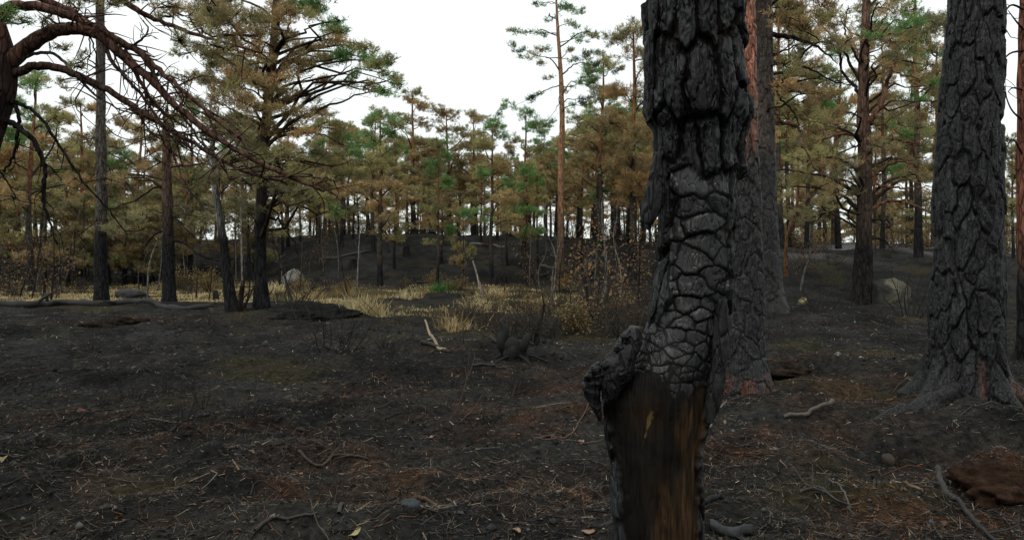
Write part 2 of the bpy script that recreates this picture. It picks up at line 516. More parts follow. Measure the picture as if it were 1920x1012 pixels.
def plated_trunk(root, axis_pts, rad_pts, zs, us, cellw, cellh, depth, seed, colf, flare=None, fine=0.004, limit=290, mat=None, furrow=0.22):
    """axis_pts rows (z, x, y); rad_pts rows (z, r): local to root"""
    rng = np.random.default_rng(seed)
    Z, U = np.meshgrid(zs, us, indexing='ij')
    z, u = Z.ravel(), U.ravel()
    ax = np.array(axis_pts, float); rp = np.array(rad_pts, float)
    cx, cy = np.interp(z, ax[:, 0], ax[:, 1]), np.interp(z, ax[:, 0], ax[:, 2])
    r = np.interp(z, rp[:, 0], rp[:, 1])
    if flare is not None: r = r * flare(u, z)
    rm = float(np.mean(rp[:, 1]))
    s = u*rm                                       # arc length sheet
    wu = s + 0.5*cellw*fbm(s/cellw*1.2, z/cellh*1.5, 0, seed, 3)
    wv = z + 0.4*cellh*fbm(s/cellw*1.2, z/cellh*1.5, 5, seed+1, 3)
    su, sv = jitter_sites(-math.pi*rm, math.pi*rm, zs.min(), zs.max(), cellw, cellh, rng)
    kp = rng.random(len(su)) > .24                 # lost sites leave plates of uneven size
    su, sv = su[kp], sv[kp]
    f1, f2, idx = vor(wu, wv, su, sv, cellw/cellh)
    e = (f2-f1)/cellw*np.clip(1+1.1*fbm(s/cellw*1.1, z/cellh*1.1, 11, seed+12, 2), .35, 1.8)
    prof = sst(e, 0.0, furrow*0.85)
    dz = (wv-sv[idx])/cellh; du = (wu-su[idx])/cellw
    tilt = rng.uniform(-0.35, 0.35, len(su)); lift = rng.uniform(0.7, 1.15, len(su)); tilt2 = rng.uniform(-.45, .1, len(su))
    # thinner flakes lie over one another on each plate
    fu, fv = jitter_sites(-math.pi*rm, math.pi*rm, zs.min(), zs.max(), cellw*.62, cellh*.40, rng, .45)
    w2u = wu+0.10*cellw*fbm(s/cellw*5, z/cellh*6, 7, seed+8, 3); w2v = wv+.10*cellh*fbm(s/cellw*5, z/cellh*6, 9, seed+9, 3)
    k1, k2, ki = vor(w2u, w2v, fu, fv, cellw/cellh*1.5)
    step = rng.uniform(-.28, .28, len(fu))[ki] + .25*(w2v-fv[ki])/cellh
    h = depth*(prof*(lift[idx] + 0.5*du*tilt[idx] + 0.5*dz*tilt2[idx] + step*sst((k2-k1)/cellw, 0, .06))-0.6)
    h = h + fine*fbm(s*45, z*14, 0, seed+3, 4) + 0.18*depth*fbm(s/cellw*2.3, z/cellh*2.3, 3, seed+5, 3)
    rr = r + h
    V = np.stack([cx+rr*np.sin(u), cy-rr*np.cos(u), z], -1)
    col = colf(u, z, e, rng.uniform(0.8, 1.25, len(su))[idx]*rng.uniform(.8, 1.25, len(fu))[ki])
    split_plates('bark_plate', V, sheet(len(us), len(zs)), idx, e > furrow*0.35, col, mat or M_CHAR, root, limit=limit)

def ring_us(nf, nb):
    return np.concatenate([np.linspace(-math.pi*0.55, math.pi*0.55, nf), np.linspace(math.pi*0.55, 2*math.pi-math.pi*0.55, nb+2)[1:-1]])

def px_axis(pts, d, base):
    """(px, py) trunk axis at depth d -> rows (z, x, y) local to base"""
    w = np.array([P(a, b, d) for a, b in pts]) - base
    w = w[np.argsort(w[:, 2])]
    return np.stack([w[:, 2], w[:, 0], w[:, 1]], -1)

# ---- the charred trunk in the foreground -------------------------------------------------------------
def charred_trunk():
    D = 2.4; S = D/FPX
    bx = (1240-960)*S
    base = np.array([bx, D, float(H(bx, D))])
    root = thing('charred_pine', 'charred black trunk with cracked char scales and bare orange wood, nearest the camera', 'tree', base)
    rng = np.random.default_rng(11)
    zpx = lambda py: CAMZ-(py-HORIZON)*S-base[2]
    ypx = lambda z: HORIZON+(CAMZ-(z+base[2]))/S
    def soften(t):
        yy = np.arange(t[0, 0], t[-1, 0], 5.0); v = np.interp(yy, t[:, 0], t[:, 1])
        k = np.exp(-(np.arange(-6, 7)/3.0)**2); k /= k.sum()
        return np.stack([yy, np.convolve(np.pad(v, 6, mode='edge'), k, 'valid')], -1)
    lft = np.array([(-1600, 1215), (-200, 1206), (0, 1209), (60, 1212), (150, 1213), (214, 1215), (236, 1224), (300, 1226), (345, 1236), (420, 1237), (500, 1231), (560, 1224),
                    (610, 1210), (660, 1184), (700, 1158), (745, 1126), (800, 1131), (860, 1142), (930, 1148), (1012, 1158), (1200, 1150), (1330, 1120), (1420, 1060)], float)
    rgt = np.array([(-1600, 1350), (-200, 1380), (0, 1384), (100, 1386), (160, 1391), (215, 1396), (236, 1388), (300, 1386), (350, 1378), (420, 1372), (500, 1370), (560, 1366),
                    (640, 1358), (700, 1345), (760, 1334), (800, 1325), (860, 1314), (930, 1314), (1012, 1320), (1200, 1335), (1330, 1370), (1420, 1420)], float)
    lft, rgt = soften(lft), soften(rgt)
    zs = np.concatenate([np.linspace(-0.1, zpx(1030), 22)[:-1], np.linspace(zpx(1030), zpx(-25), 560), np.linspace(zpx(-25), zpx(-1600), 60)[1:]])
    us = ring_us(236, 44)
    Z, U = np.meshgrid(zs, us, indexing='ij')
    z, u = Z.ravel(), U.ravel()
    y = ypx(z)
    xl, xr = np.interp(y, lft[:, 0], lft[:, 1]), np.interp(y, rgt[:, 0], rgt[:, 1])
    cx = ((xl+xr)/2-960)*S-base[0]
    R = (xr-xl)/2*S
    Rd = np.interp(y, [-1600, -200, 100, 300, 450, 600, 750, 900, 1050, 1250, 1420], [.115, .148, .150, .140, .122, .124, .140, .143, .142, .165, .26])
    s = np.sin(u); front = np.cos(u) > -0.15
    px = (xl+xr)/2 + (xr-xl)/2*s                   # where the sheet lies across the front
    jag = 26*fbm(s*3.5, y/40, 0, 71, 3)
    # bark left: all above the burn, a strip down the right side, a thin strip on the left, the whole back
    ragged = y + jag + 14*vnoise(px/16, y/200, 0, 74)
    top = sst(ragged, 345+18*s, 318+18*s)
    rstrip = sst(px + 0.5*jag, np.interp(y, [300, 450, 600, 720, 800, 1012, 1300], [1352, 1350, 1344, 1328, 1304, 1294, 1290])-3,
                 np.interp(y, [300, 450, 600, 720, 800, 1012, 1300], [1352, 1350, 1344, 1328, 1304, 1294, 1290])+5)
    lstrip = sst(px+0.4*jag, xl+20, xl+12)*sst(y, 640, 560) + sst(px+.3*jag, xl+12, xl+5)*sst(y, 740, 800)
    bark = np.clip(np.maximum(np.maximum(top, rstrip), lstrip), 0, 1)
    bark = np.where(front, bark, 1.0)
    wood = sst(y + 90*fbm(px/45, y/60, 0, 72, 4) - 25*s, 655, 765)*(1-bark)   # lower smooth face
    scale = np.clip(1-bark-wood, 0, 1)
    # long bark plates
    rm = 0.14; sa = u*rm
    wu = sa+0.016*fbm(sa*30, z*12, 0, 81, 3); wv = z+0.04*fbm(sa*22, z*12, 3, 83, 3)
    su, sv = jitter_sites(-math.pi*rm, math.pi*rm, zs.min(), zs.max(), 0.070, 0.215, rng, 0.33)
    g1, g2, gi = vor(wu, wv, su, sv, 0.070/0.215)
    ge = (g2-g1)/0.07
    lift = rng.uniform(0.35, 1.2, len(su)); tl = rng.uniform(-.6, .6, len(su)); tz = rng.uniform(-.8, .0, len(su))
    hb = 0.027*(sst(ge, 0.01, 0.20)*(lift[gi]+0.6*(wu-su[gi])/0.07*tl[gi]+0.5*(wv-sv[gi])/0.2*tz[gi])-0.45)
    hb = hb + 0.0055*fbm(sa*60, z*13, 0, 85, 4) - 0.007*np.clip(1-np.abs(fbm(sa*55, z*10, 2, 86, 3))*7, 0, 1) + 0.008*fbm(sa*9, z*9, 0, 87, 3)
    hb = hb + 0.004*np.floor(3*(1+fbm(sa*26, z*11, 6, 89, 2)))/2
    hb = hb*np.interp(y, [640, 760], [1, .5])
    hb = hb + 0.014                                  # bark stands proud of the wood
    # ragged lip of thicker bark
    hb = hb + 0.012*sst(y+0.8*jag, 262, 215)*sst(y, 120, 190) - 0.010*sst(y+jag, 225, 262)*sst(y, 330, 290)
    # char scales
    cu, cv = [], []
    yy = 300.0
    while yy < 735:
        hgt = np.interp(yy, [300, 430, 520, 600, 660, 735], [40, 33, 26, 21, 16, 13])
        wid = np.interp(yy, [300, 430, 520, 600, 660, 735], [62, 54, 48, 38, 30, 24])
        x0 = np.interp(yy, lft[:, 0], lft[:, 1])-60
        off = rng.uniform(0, wid)
        for xx in np.arange(x0, x0+340, wid):
            if rng.random() < .10: continue
            cu.append(xx+off+rng.uniform(-.42, .42)*wid); cv.append(yy+rng.uniform(-.42, .42)*hgt)
        yy += hgt
    cu, cv = np.array(cu), np.array(cv)
    wpx = px+7*fbm(px/22, y/22, 0, 91, 3); wpy = y+7*fbm(px/26, y/24, 4, 92, 3)-6*np.abs(vnoise(px/24, y/60, 2, 94))
    c1, c2, ci = vor(wpx, wpy, cu, cv, 1.45)
    cw = np.interp(y, [300, 430, 520, 735], [54, 46, 38, 22])
    ce = (c2-c1)/cw
    cl = rng.uniform(0.5, 1.15, len(cu)); ct = rng.uniform(0.1, 1.2, len(cu))
    weak = np.clip(0.7+0.9*fbm(px/70, y/80, 0, 95, 2), 0.25, 1.2)
    rel = np.clip((wpy-cv[ci])/np.interp(y, [300, 430, 520, 735], [24, 20, 15, 9]), -1, 1)
    hs = 0.0120*weak*np.interp(y, [300, 600, 735], [1, .9, .55])*(.35+.65*(1-(1-np.clip(ce/0.42, 0, 1))**2.0))*(.70*cl[ci]+0.55*ct[ci]*rel) - 0.006
    hs = hs + 0.0020*fbm(px/4, y/26, 0, 96, 3) - .003*np.clip(1-np.abs(fbm(px/13, y/40, 3, 98, 2))*14, 0, 1) + 0.0045*fbm(px/45, y/70, 0, 97, 2)
    # big shining hollow scale near the top of the burn
    hs = hs + 0.012*np.exp(-(((px-1312)/36)**4+((y-335)/46)**4)) + 0.007*np.exp(-(((px-1272)/26)**4+((y-352)/24)**4))
    # smooth lower wood with a groove
    hw = -0.004 + 0.0018*fbm(px/5, y/110, 0, 101, 4) - .003*np.clip(1-np.abs(fbm(px/12, y/160, 4, 107, 2))*16, 0, 1) + 0.006*fbm(px/60, y/90, 0, 103, 2)
    hw = hw - 0.010*np.exp(-((px-np.interp(y, [700, 780, 1012], [1322, 1306, 1290]))/6)**2)
    hw = hw - 0.03*np.exp(-((px-1205)/48)**2)*sst(y, 690, 800)*0.6
    h = bark*hb + scale*hs + wood*hw
    h = h*np.where(np.abs(s) > 0.9, 0.75, 1.0)
    V = np.stack([cx+(R-.003-.014*bark+h)*s, -(Rd+h)*np.cos(u), z], -1)
    # colours of bark, char scales and wood
    n = fbm(px/22, y/30, 0, 111, 4)[:, None]
    cb = np.array([0.0085, 0.0092, 0.0094])*(1+0.5*n)*rng.uniform(0.75, 1.35, len(su))[gi][:, None]
    grey = (sst(fbm(px/40, y/70, 0, 115, 3), -0.1, 0.3)*sst(ge, .1, .35))[:, None]
    cb = cb*(1-.75*grey)+np.array([0.050, 0.055, 0.059])*.75*grey
    inner = (sst(ge, 0.16, 0.03)*sst(fbm(px/40, y/50, 0, 117, 2), 0.05, 0.4))[:, None]
    cb = cb*(1-.6*inner)+np.array([0.035, 0.020, 0.013])*.6*inner
    cb = cb*(.25+.75*sst(ge, .02, .2))[:, None]
    cs = np.array([0.0075, 0.0083, 0.0080])*(1+0.35*n)*rng.uniform(0.8, 1.3, len(cu))[ci][:, None]
    cs = cs*(.75+.25*sst(ce, .0, .08))[:, None]
    painted_sheen = (np.exp(-(((px-1300)/46)**2+((y-350)/36)**2)) + .6*np.exp(-(((px-1330)/22)**2+((y-410)/34)**2)) + .55*np.exp(-(((px-1248)/30)**2+((y-650)/45)**2)))[:, None]  # sheen on the char scales, painted into their colour as paler spots
    cs = cs+np.array([0.026, 0.027, 0.028])*painted_sheen
    edge = np.interp(y, [690, 712, 760, 800, 850, 890, 930, 1012], [1285, 1268, 1262, 1268, 1262, 1240, 1215, 1196])
    m1 = sst(px+26*fbm(px/20, y/44, 0, 121, 4), edge-16, edge+26)*sst(y+22*fbm(px/14, y/30, 0, 123, 3), 705, 728)
    m1 = m1*(1-0.85*np.exp(-(((px-1250)/20)**2+((y-850)/40)**2)))
    m1 = m1*np.interp(y, [700, 880, 920, 1012], [1, 1, .8, .55])
    m2 = 0.55*np.exp(-(((px-1196)/34)**2+((y-765)/32)**2)) + 0.22*np.exp(-(((px-1225)/40)**2+((y-900)/60)**2))
    streak = np.clip(0.72+0.8*fbm(px/16, y/60, 0, 125, 4)+.45*fbm(px/3, y/40, 5, 127, 3), 0.2, 1.4)
    cw_ = np.array([0.0095, 0.0085, 0.0074])*(1+0.6*n)
    org = np.array([0.086, 0.047, 0.021]); brn = np.array([0.042, 0.023, 0.011])
    cw_ = cw_*(1-np.clip(m2, 0, 1)[:, None])+brn*np.clip(m2, 0, 1)[:, None]
    mm = (np.clip(m1, 0, 1)*streak.clip(0, 1))[:, None]
    cw_ = cw_*(1-mm)+org*mm*streak[:, None].clip(.5, 1.3)
    resin = (sst(np.hypot((px-np.interp(y, [745, 770, 800, 822], [1209, 1202, 1193, 1187])), 0) + 3.5*fbm(px/4, y/7, 0, 131, 3)+np.interp(y, [745, 775, 790, 825], [1.0, -1.5, 1.5, 2.4]), 3.6, 2.0)*sst(y, 752, 762)*sst(y, 822, 812))[:, None]
    cw_ = cw_*(1-resin*.8)+np.array([0.14, 0.105, 0.04])*resin*.8
    rim = (sst(np.abs(px-np.interp(y, [300, 450, 600, 720, 800, 1012], [1354, 1352, 1344, 1328, 1304, 1294])), 6, 2)*sst(vnoise(px/8, y/25, 0, 133), 0.0, .6)*sst(y, 400, 470))[:, None]
    cb = cb*(1-rim*.7)+np.array([0.09, 0.052, 0.026])*rim*.7
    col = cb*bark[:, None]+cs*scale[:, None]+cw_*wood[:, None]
    F = sheet(len(us), len(zs))
    vis = front & (y > -20) & (y < 1020)
    cell = np.where(bark > 0.5, gi, np.where(scale > 0.5, 10000+ci, -1))
    ok = vis & np.where(bark > 0.5, ge > 0.10, ce > 0.07) & (cell >= 0)
    split_plates(lambda k: 'bark_plate' if k < 10000 else 'char_scale', V, F, cell, ok, col, M_CHARW, root, limit=280, pmat=lambda k: M_CHAR if k < 10000 else M_SCALE)

    def flap(name, pts, wid, thick, seed, label=None, bend=0.0, col=(0.0105, 0.0112, 0.0112)):
        """hanging slab of bark: px outline of its middle line (px, py, depth offset), half width px"""
        p = smooth_path(np.array([P(a, b, D+c)-base for a, b, c in pts]), 46)
        w = smooth_path(np.array(wid, float)[:, None], 46)[:, 0]*S
        nu = 30
        uu = np.linspace(0, 2*math.pi, nu, endpoint=False)
        sl = np.linspace(0, 1, 46)[:, None]
        cxp = np.sign(np.cos(uu))*np.abs(np.cos(uu))**0.7
        rr = 1+0.30*fbm(cxp[None, :]*2.5+0*sl, np.sin(uu)[None, :]*2+0*sl, sl*9, seed, 4)
        fib = 0.006*fbm(np.cos(uu)[None, :]*6+0*sl, np.sin(uu)[None, :]*6+0*sl, sl*5, seed+2, 4)
        off = w[:, None]*cxp[None, :]*rr
        Vx = p[:, 0:1]+off+fib
        Vy = p[:, 1:2]+thick*np.sin(uu)[None, :]*rr+fib
        Vz = p[:, 2:3]+0.012*fbm(cxp[None, :]*4+0*sl, sl*2, 0, seed+4, 3)*sl
        Vv = np.stack([Vx, Vy, Vz], -1).reshape(-1, 3)
        Vv = np.vstack([Vv, p[:1], p[-1:]]); m = 46*nu
        cap0 = np.stack([np.arange(nu), (np.arange(nu)+1) % nu, np.full(nu, m)], -1)[:, ::-1]
        cap1 = np.stack([45*nu+np.arange(nu), 45*nu+(np.arange(nu)+1) % nu, np.full(nu, m+1)], -1)
        c = np.array(col)*(1+0.6*fbm(Vv[:, 0]*60, Vv[:, 2]*20, 0, seed+7, 3))[:, None]
        o = obj(name, make_mesh(name, Vv, [sheet(nu, 46), cap0, cap1], c), M_CHAR, root)
        if label: o['label'] = label
    flap('bark_flap', [(1240, 285, -.06), (1234, 330, -.07), (1226, 370, -.08), (1217, 405, -.085), (1212, 430, -.085)], [12, 17, 19, 15, 6], 0.020, 5, 'loose flap of burnt bark hanging on the left')
    flap('bark_flap', [(1354, 560, -.10), (1352, 630, -.11), (1346, 690, -.12), (1338, 745, -.13), (1329, 792, -.13)], [8, 14, 13, 14, 5], 0.018, 15, 'loose flap of burnt bark hanging on the right')
    flap('bark_flap', [(1376, 150, -.04), (1381, 190, -.05), (1383, 218, -.05), (1380, 242, -.05)], [6, 9, 11, 4], 0.028, 25)
    flap('bark_flap', [(1370, 255, -.05), (1373, 295, -.06), (1373, 325, -.06), (1370, 348, -.06)], [6, 11, 12, 5], 0.030, 35)
    flap('bark_flap', [(1218, 60, -.05), (1216, 110, -.06), (1220, 170, -.06), (1217, 228, -.06)], [5, 9, 8, 5], 0.03, 45)
    flap('broken_knot', [(1190, 612, -.03), (1180, 640, -.07), (1166, 676, -.09), (1152, 708, -.09), (1142, 742, -.07)], [9, 20, 24, 26, 12], 0.045, 55, 'ragged burnt stub of a lost limb')
    flap('broken_knot', [(1150, 680, -.04), (1126, 694, -.06), (1110, 716, -.06), (1112, 744, -.05), (1122, 782, -.04)], [6, 18, 18, 14, 4], 0.050, 65, 'ragged burnt lip beside the lost limb')
    for q, (a, b, r) in enumerate([(1104, 704, 10), (1118, 690, 11), (1136, 684, 10), (1160, 650, 11), (1148, 700, 14), (1172, 630, 9)]):
        flap('bark_chip', [(a+3, b-r, -.08), (a, b, -.10), (a-2, b+r, -.09)], [3, r*.8, 3], 0.02, 75+q*3)
    flap('bark_sliver', [(1118, 745, -.05), (1122, 768, -.05), (1125, 788, -.05)], [4, 4, 2], 0.006, 99, 'pale torn sliver of wood', col=(0.16, 0.14, 0.11))
charred_trunk()

# ---- the thick plated pine on the right --------------------------------------------------------------
def char_cols(base=(0.0120, 0.0128, 0.0132), light=(0.034, 0.036, 0.037)):
    def f(u, z, e, pr):
        n = fbm(u*4, z*5, 0, 141, 4)[:, None]
        c = np.array(base)*(1+0.4*n)*pr[:, None]
        g = sst(fbm(u*3, z*4, 2, 143, 3), 0.0, 0.45)[:, None]*sst(e, .1, .3)[:, None]
        c = c*(1-.5*g)+np.array(light)*.5*g
        return c*(.50+.50*sst(e, .0, .10))[:, None]
    return f

def right_pine():
    D = 7.0; S = D/FPX
    base = gd(1806, D)
    root = thing('plated_pine', 'thick blackened pine with deep bark plates and spreading roots at right', 'tree', base)
    ax = px_axis([(1850, -900), (1838, -300), (1829, 0), (1822, 200), (1815, 400), (1811, 600), (1806, 780), (1806, 820)], D, base)
    rp = [(-.3, .34), (0, .33), (.35, .315), (.9, .30), (1.9, .272), (2.9, .245), (3.9, .228), (6.5, .19)]
    roots = [(-1.15, .95), (-.35, .45), (.5, .5), (1.35, .7), (2.6, .6), (-2.3, .6)]
    def flare(u, z):
        f = np.exp(-np.clip(z+0.02, 0, None)/0.17)
        k = 0.08
        for a, m in roots:
            d = np.angle(np.exp(1j*(u-a)))
            k = np.maximum(k, m*np.exp(-(d/0.33)**2))
        return 1+f*k*1.15
    zs = np.concatenate([np.linspace(-.15, 3.95, 460), np.linspace(3.95, 6.5, 40)[1:]])
    cf0 = char_cols()
    def cf(u, z, e, pr):
        c = cf0(u, z, e, pr)
        scar = (np.exp(-(((u+.12)/.10)**2))*sst(z, .42, .30)*sst(z, .02, .08)*np.clip(.7+.6*fbm(u*20, z*8, 0, 9, 3), 0, 1))[:, None]
        return c*(1-scar)+np.array([0.085, 0.036, 0.022])*scar
    plated_trunk(root, ax, rp, zs, ring_us(220, 40), 0.115, 0.36, 0.034, 201, cf, flare, fine=0.007)
    # roots running out over the ground
    mbs = [([(-.25, -.25, .16), (-.48, -.42, .07), (-.72, -.50, .035), (-.95, -.56, .03), (-1.2, -.66, -.02)], .085),
           ([(.28, -.2, .12), (.55, -.42, .04), (.82, -.7, .05), (1.0, -1.1, 0)], .09)]
    for q, (pts, r) in enumerate(mbs):
        p = smooth_path(np.array(pts), 26)
        for i in range(len(p)):
            g = float(H(base[0]+p[i, 0], base[1]+p[i, 1]))-base[2]
            rb_ = r*(1-.55*i/25)
            p[i, 2] = max(p[i, 2]-.05, g-.45*rb_+.03*math.sin(i*1.7+q)) if i < 17 else g-rb_*(.45+.09*(i-17))
        m = MB()
        c = np.array([0.017, 0.0165, 0.017]) if q != 1 else np.array([0.05, 0.026, 0.018])
        tube(m, p, r*np.linspace(1, .45, 26)*(1+.15*fbm(np.arange(26)/4., q, 0, 5, 2)), 14, c, rough=.55, seed=q)
        m.obj('root', M_CHAR, root)
right_pine()

# ---- pines with plated lower trunks, medium distance --------------------------------------------------
def tone_cols(char_z, orange_z, char=(0.017, 0.0172, 0.018), mid=(0.055, 0.045, 0.038), orange=(0.24, 0.092, 0.050), low_red=None):
    def f(u, z, e, pr):
        n = fbm(u*3, z*2.5, 0, 151, 3)
        a = sst(z+.35*n, char_z-.35, char_z+.35)[:, None]; b = sst(z+.5*n, orange_z-.6, orange_z+.6)[:, None]
        c = np.array(char)*(1-a)+np.array(mid)*a
        c = c*(1-b)+np.array(orange)*b
        c = c*pr[:, None]*(1+.3*fbm(u*8, z*9, 0, 153, 3))[:, None]
        if low_red is not None:
            r = (sst(z+.1*n, .24, .08)*sst(fbm(u*5, z*6, 0, 155, 2), -.3, .1))[:, None]
            c = c*(1-r)+np.array(low_red)*r
        return c
    return f

def simple_flare(amount, hgt, seed):
    rng = np.random.default_rng(seed)
    dirs = rng.uniform(-math.pi, math.pi, 5)
    def f(u, z):
        k = np.zeros_like(u)+.25
        for a in dirs: k = np.maximum(k, np.exp(-(np.angle(np.exp(1j*(u-a)))/.4)**2))
        return 1+amount*k*np.exp(-np.clip(z, 0, None)/hgt)
    return f

# ------------------------------------------------------------------ foliage
GREEN, OLIVE, BROWN, RUSTY, DULL = 0, 1, 2, 3, 4
PAL = np.array([[0.146, 0.280, 0.086], [0.310, 0.282, 0.120], [0.370, 0.268, 0.128], [0.450, 0.290, 0.130], [0.240, 0.217, 0.119]])

def tufts(mb, pos, dirs, colors, rng, blades=6, length=0.10, width=0.014):
    """needle tufts: thin blades fanned round a shoot direction"""
    n = len(pos)
    p = np.repeat(pos, blades, 0); d = np.repeat(dirs, blades, 0); c = np.repeat(colors, blades, 0)
    k = len(p)
    v = d*0.75 + rng.normal(0, 0.62, (k, 3))
    v /= np.linalg.norm(v, axis=1)[:, None]+1e-9
    L = length*rng.uniform(0.6, 1.25, k)[:, None]
    st = p + d*length*rng.uniform(-0.5, 0.6, k)[:, None]
    side = np.cross(v, rng.normal(0, 1, (k, 3)))
    side /= np.linalg.norm(side, axis=1)[:, None]+1e-9
    w = width*rng.uniform(.7, 1.3, k)[:, None]
    V = np.stack([st-side*w*.5, st+side*w*.5, st+v*L], 1).reshape(-1, 3)
    c = c*rng.uniform(.75, 1.25, (k, 1))
    mb.add(V, [np.arange(3*k).reshape(-1, 3)], np.repeat(c, 3, 0))

def pad_tufts(mb, twig, c, r, kind, rng, dens=1.0, blades=6, length=0.10, width=0.014, out=None, flat=0.45, twigs=6, twc=(0.03, 0.024, 0.018)):
    """one clump of foliage round c (flattened), with its own twigs"""
    n = max(6, int(150*dens*(r/0.5)**2))
    q = rng.normal(0, 1, (n, 3)); q /= np.linalg.norm(q, axis=1)[:, None]
    rad = rng.uniform(0.15, 1, n)**0.45
    # three to five lobes make the outline uneven
    nl = rng.integers(3, 6)
    lob = rng.normal(0, 1, (nl, 3)); lob[:, 2] *= .5; lob /= np.linalg.norm(lob, axis=1)[:, None]
    # shoots gather in sprays with gaps between them
    ns = max(5, int(n/rng.uniform(6, 9)))
    sp = rng.integers(0, ns, n)
    which = rng.integers(0, nl, ns)
    qs = rng.normal(0, 1, (ns, 3)); qs /= np.linalg.norm(qs, axis=1)[:, None]
    rs_ = rng.uniform(0.1, 1, ns)**0.5
    sc_ = qs*rs_[:, None]*r*0.62*np.array([1, 1, flat*1.25]) + lob[which]*r*0.62*np.array([1, 1, flat*1.6])
    pos = sc_[sp] + q*rad[:, None]*length*0.95*np.array([1, 1, .7])
    q = q*.6+qs[sp]*.7
    dirs = q*np.array([1, 1, .5]) + np.array([0, 0, .65])
    if out is not None: dirs = dirs + np.asarray(out)*.4
    dirs /= np.linalg.norm(dirs, axis=1)[:, None]
    base = PAL[kind] if np.isscalar(kind) or isinstance(kind, (int, np.integer)) else np.asarray(kind)
    col = np.broadcast_to(base, (n, 3))*rng.uniform(.8, 1.2)
    sh = rng.uniform(0, 1, (n, 1))
    alt = PAL[rng.choice([OLIVE, BROWN, DULL])]
    sh = rng.uniform(0, 1, (ns, 1))[sp]
    col = np.where(sh < .2, col*.4+alt*.6, col)*rng.uniform(.62, 1.35, (ns, 1))[sp]*rng.uniform(.85, 1.15, (n, 1))
    tufts(mb, c+pos, dirs, col, rng, blades, length, width)
    if twig is not None:
        for i in range(twigs):
            e = c+pos[rng.integers(n)]
            m = (c+e)/2+rng.normal(0, r*.12, 3)
            tube(twig, [c, m, e], [.011*max(1, r*1.2), .008, .005], 3, twc, cap=False)

def auto_limb(mb, a, e, r0, r1, rng, sides=5, n=9, wig=.07, col=(0.045, .034, .026), sag=.12):
    a, e = np.asarray(a, float), np.asarray(e, float)
    L = np.linalg.norm(e-a)
    mids = []
    for t in (.25, .5, .75):
        m = a*(1-t)+e*t
        m = m+rng.normal(0, wig*L, 3)*np.array([1, 1, .7])
        m[2] += sag*L*math.sin(math.pi*t)
        mids.append(m)
    p = smooth_path(np.array([a]+mids+[e]), n)
    tube(mb, p, np.linspace(r0, r1, n), sides, col)
    return p

def trunk_tone(z, char_z, orange_z, n, char=(0.018, .018, .0185), mid=(0.060, .049, .040), orange=(0.215, .098, .052)):
    z = z+n*.8
    a = sst(z, char_z*.7, char_z*1.3)[:, None]; b = sst(z, orange_z-.8, orange_z+.8)[:, None]
    c = np.array(char)*(1-a)+np.array(mid)*a
    return c*(1-b)+np.array(orange)*b

class Pine:
    """trunk on a polyline (local metres), limbs as separate parts, one crown mesh"""
    def __init__(s, name, label, base, group=None, seed=0, cat='tree'):
        s.root = thing(name, label, cat, base, group)
        s.base = np.asarray(base, float); s.rng = np.random.default_rng(seed)
        s.crown = MB(); s.twig = MB(); s.seed = seed
    def trunk(s, pts, radii, char_z=1.2, orange_z=4.0, sides=14, n=40, flare=.22, **kw):
        p = smooth_path(np.array(pts, float), n)
        rr = smooth_path(np.array(radii, float)[:, None], n)[:, 0]
        z = p[:, 2]
        rr = rr*(1+flare*np.exp(-np.clip(z, 0, None)/.28))
        s.path, s.rad = p, rr
        s.cz, s.oz, s.kw = char_z, orange_z, kw
        m = MB()
        tube(m, p, rr, sides, trunk_tone(z, char_z, orange_z, fbm(z*1.3, s.seed, 0, 7, 2), **kw), rough=.16, seed=s.seed)
        m.obj('trunk', M_BARK, s.root)
        return s
    def at(s, z):
        i = int(np.argmin(np.abs(s.path[:, 2]-z)))
        return s.path[i], s.rad[i]
    def limb(s, pts, r0, r1, col=(0.055, .038, .028), sides=7, n=None, name='branch', twigs=0, tl=.5, wig=.0):
        p = smooth_path(np.array(pts, float), n or max(10, 5*len(pts)))
        if wig: p[1:-1] += s.rng.normal(0, wig, p[1:-1].shape)
        m = MB()
        k = len(p)
        tube(m, p, np.linspace(r0, r1, k)*(1+.12*fbm(np.arange(k)/3., s.seed, 0, 3, 2)), sides, col)
        for i in range(twigs):
            j = s.rng.integers(int(k*.25), k)
            dr = s.rng.normal(0, 1, 3)*np.array([1, 1, .7]); dr += (p[j]-p[max(0, j-2)])/(np.linalg.norm(p[j]-p[max(0, j-2)])+1e-6)*.8
            dr /= np.linalg.norm(dr)
            e = p[j]+dr*tl*s.rng.uniform(.4, 1.2)
            mid = (p[j]+e)/2+s.rng.normal(0, .12*tl, 3)
            q = smooth_path(np.array([p[j], mid, e]), 6)
            tube(m, q, np.linspace(max(.006, r1*.8), .003, 6), 4, col)
            if s.rng.random() < .5:
                e2 = mid+s.rng.normal(0, .25*tl, 3)
                tube(m, [mid, (mid+e2)/2+s.rng.normal(0, .04*tl, 3), e2], [.006, .005, .003], 3, col, cap=False)
        m.obj(name, M_BARK, s.root)
        return p
    def pad(s, c, r, kind, join=True, **kw):
        c = np.asarray(c, float)
        tp, tr = s.at(c[2]-.28*np.hypot(*(c[:2]-s.at(c[2])[0][:2])))
        out = c-tp; out[2] = 0; out = out/(np.linalg.norm(out)+1e-6)
        if join:
            m = MB()
            cl = np.array([.05, .036, .027])*s.rng.uniform(.8, 1.2)
            auto_limb(m, tp, c, max(.014, min(tr*.45, .016*np.linalg.norm(c-tp)+.012)), .010, s.rng, col=cl, sides=5)
            m.obj('branch', M_BARK, s.root)
        pad_tufts(s.crown, s.twig, c, r, kind, s.rng, out=out, **kw)
    def done(s):
        if s.crown.n:
            cr = s.crown.obj('crown', M_NEEDLE, s.root, smooth=False)
            if s.twig.n: s.twig.obj('twig_spray', M_BARK, cr)['kind'] = 'stuff'
        return s.root

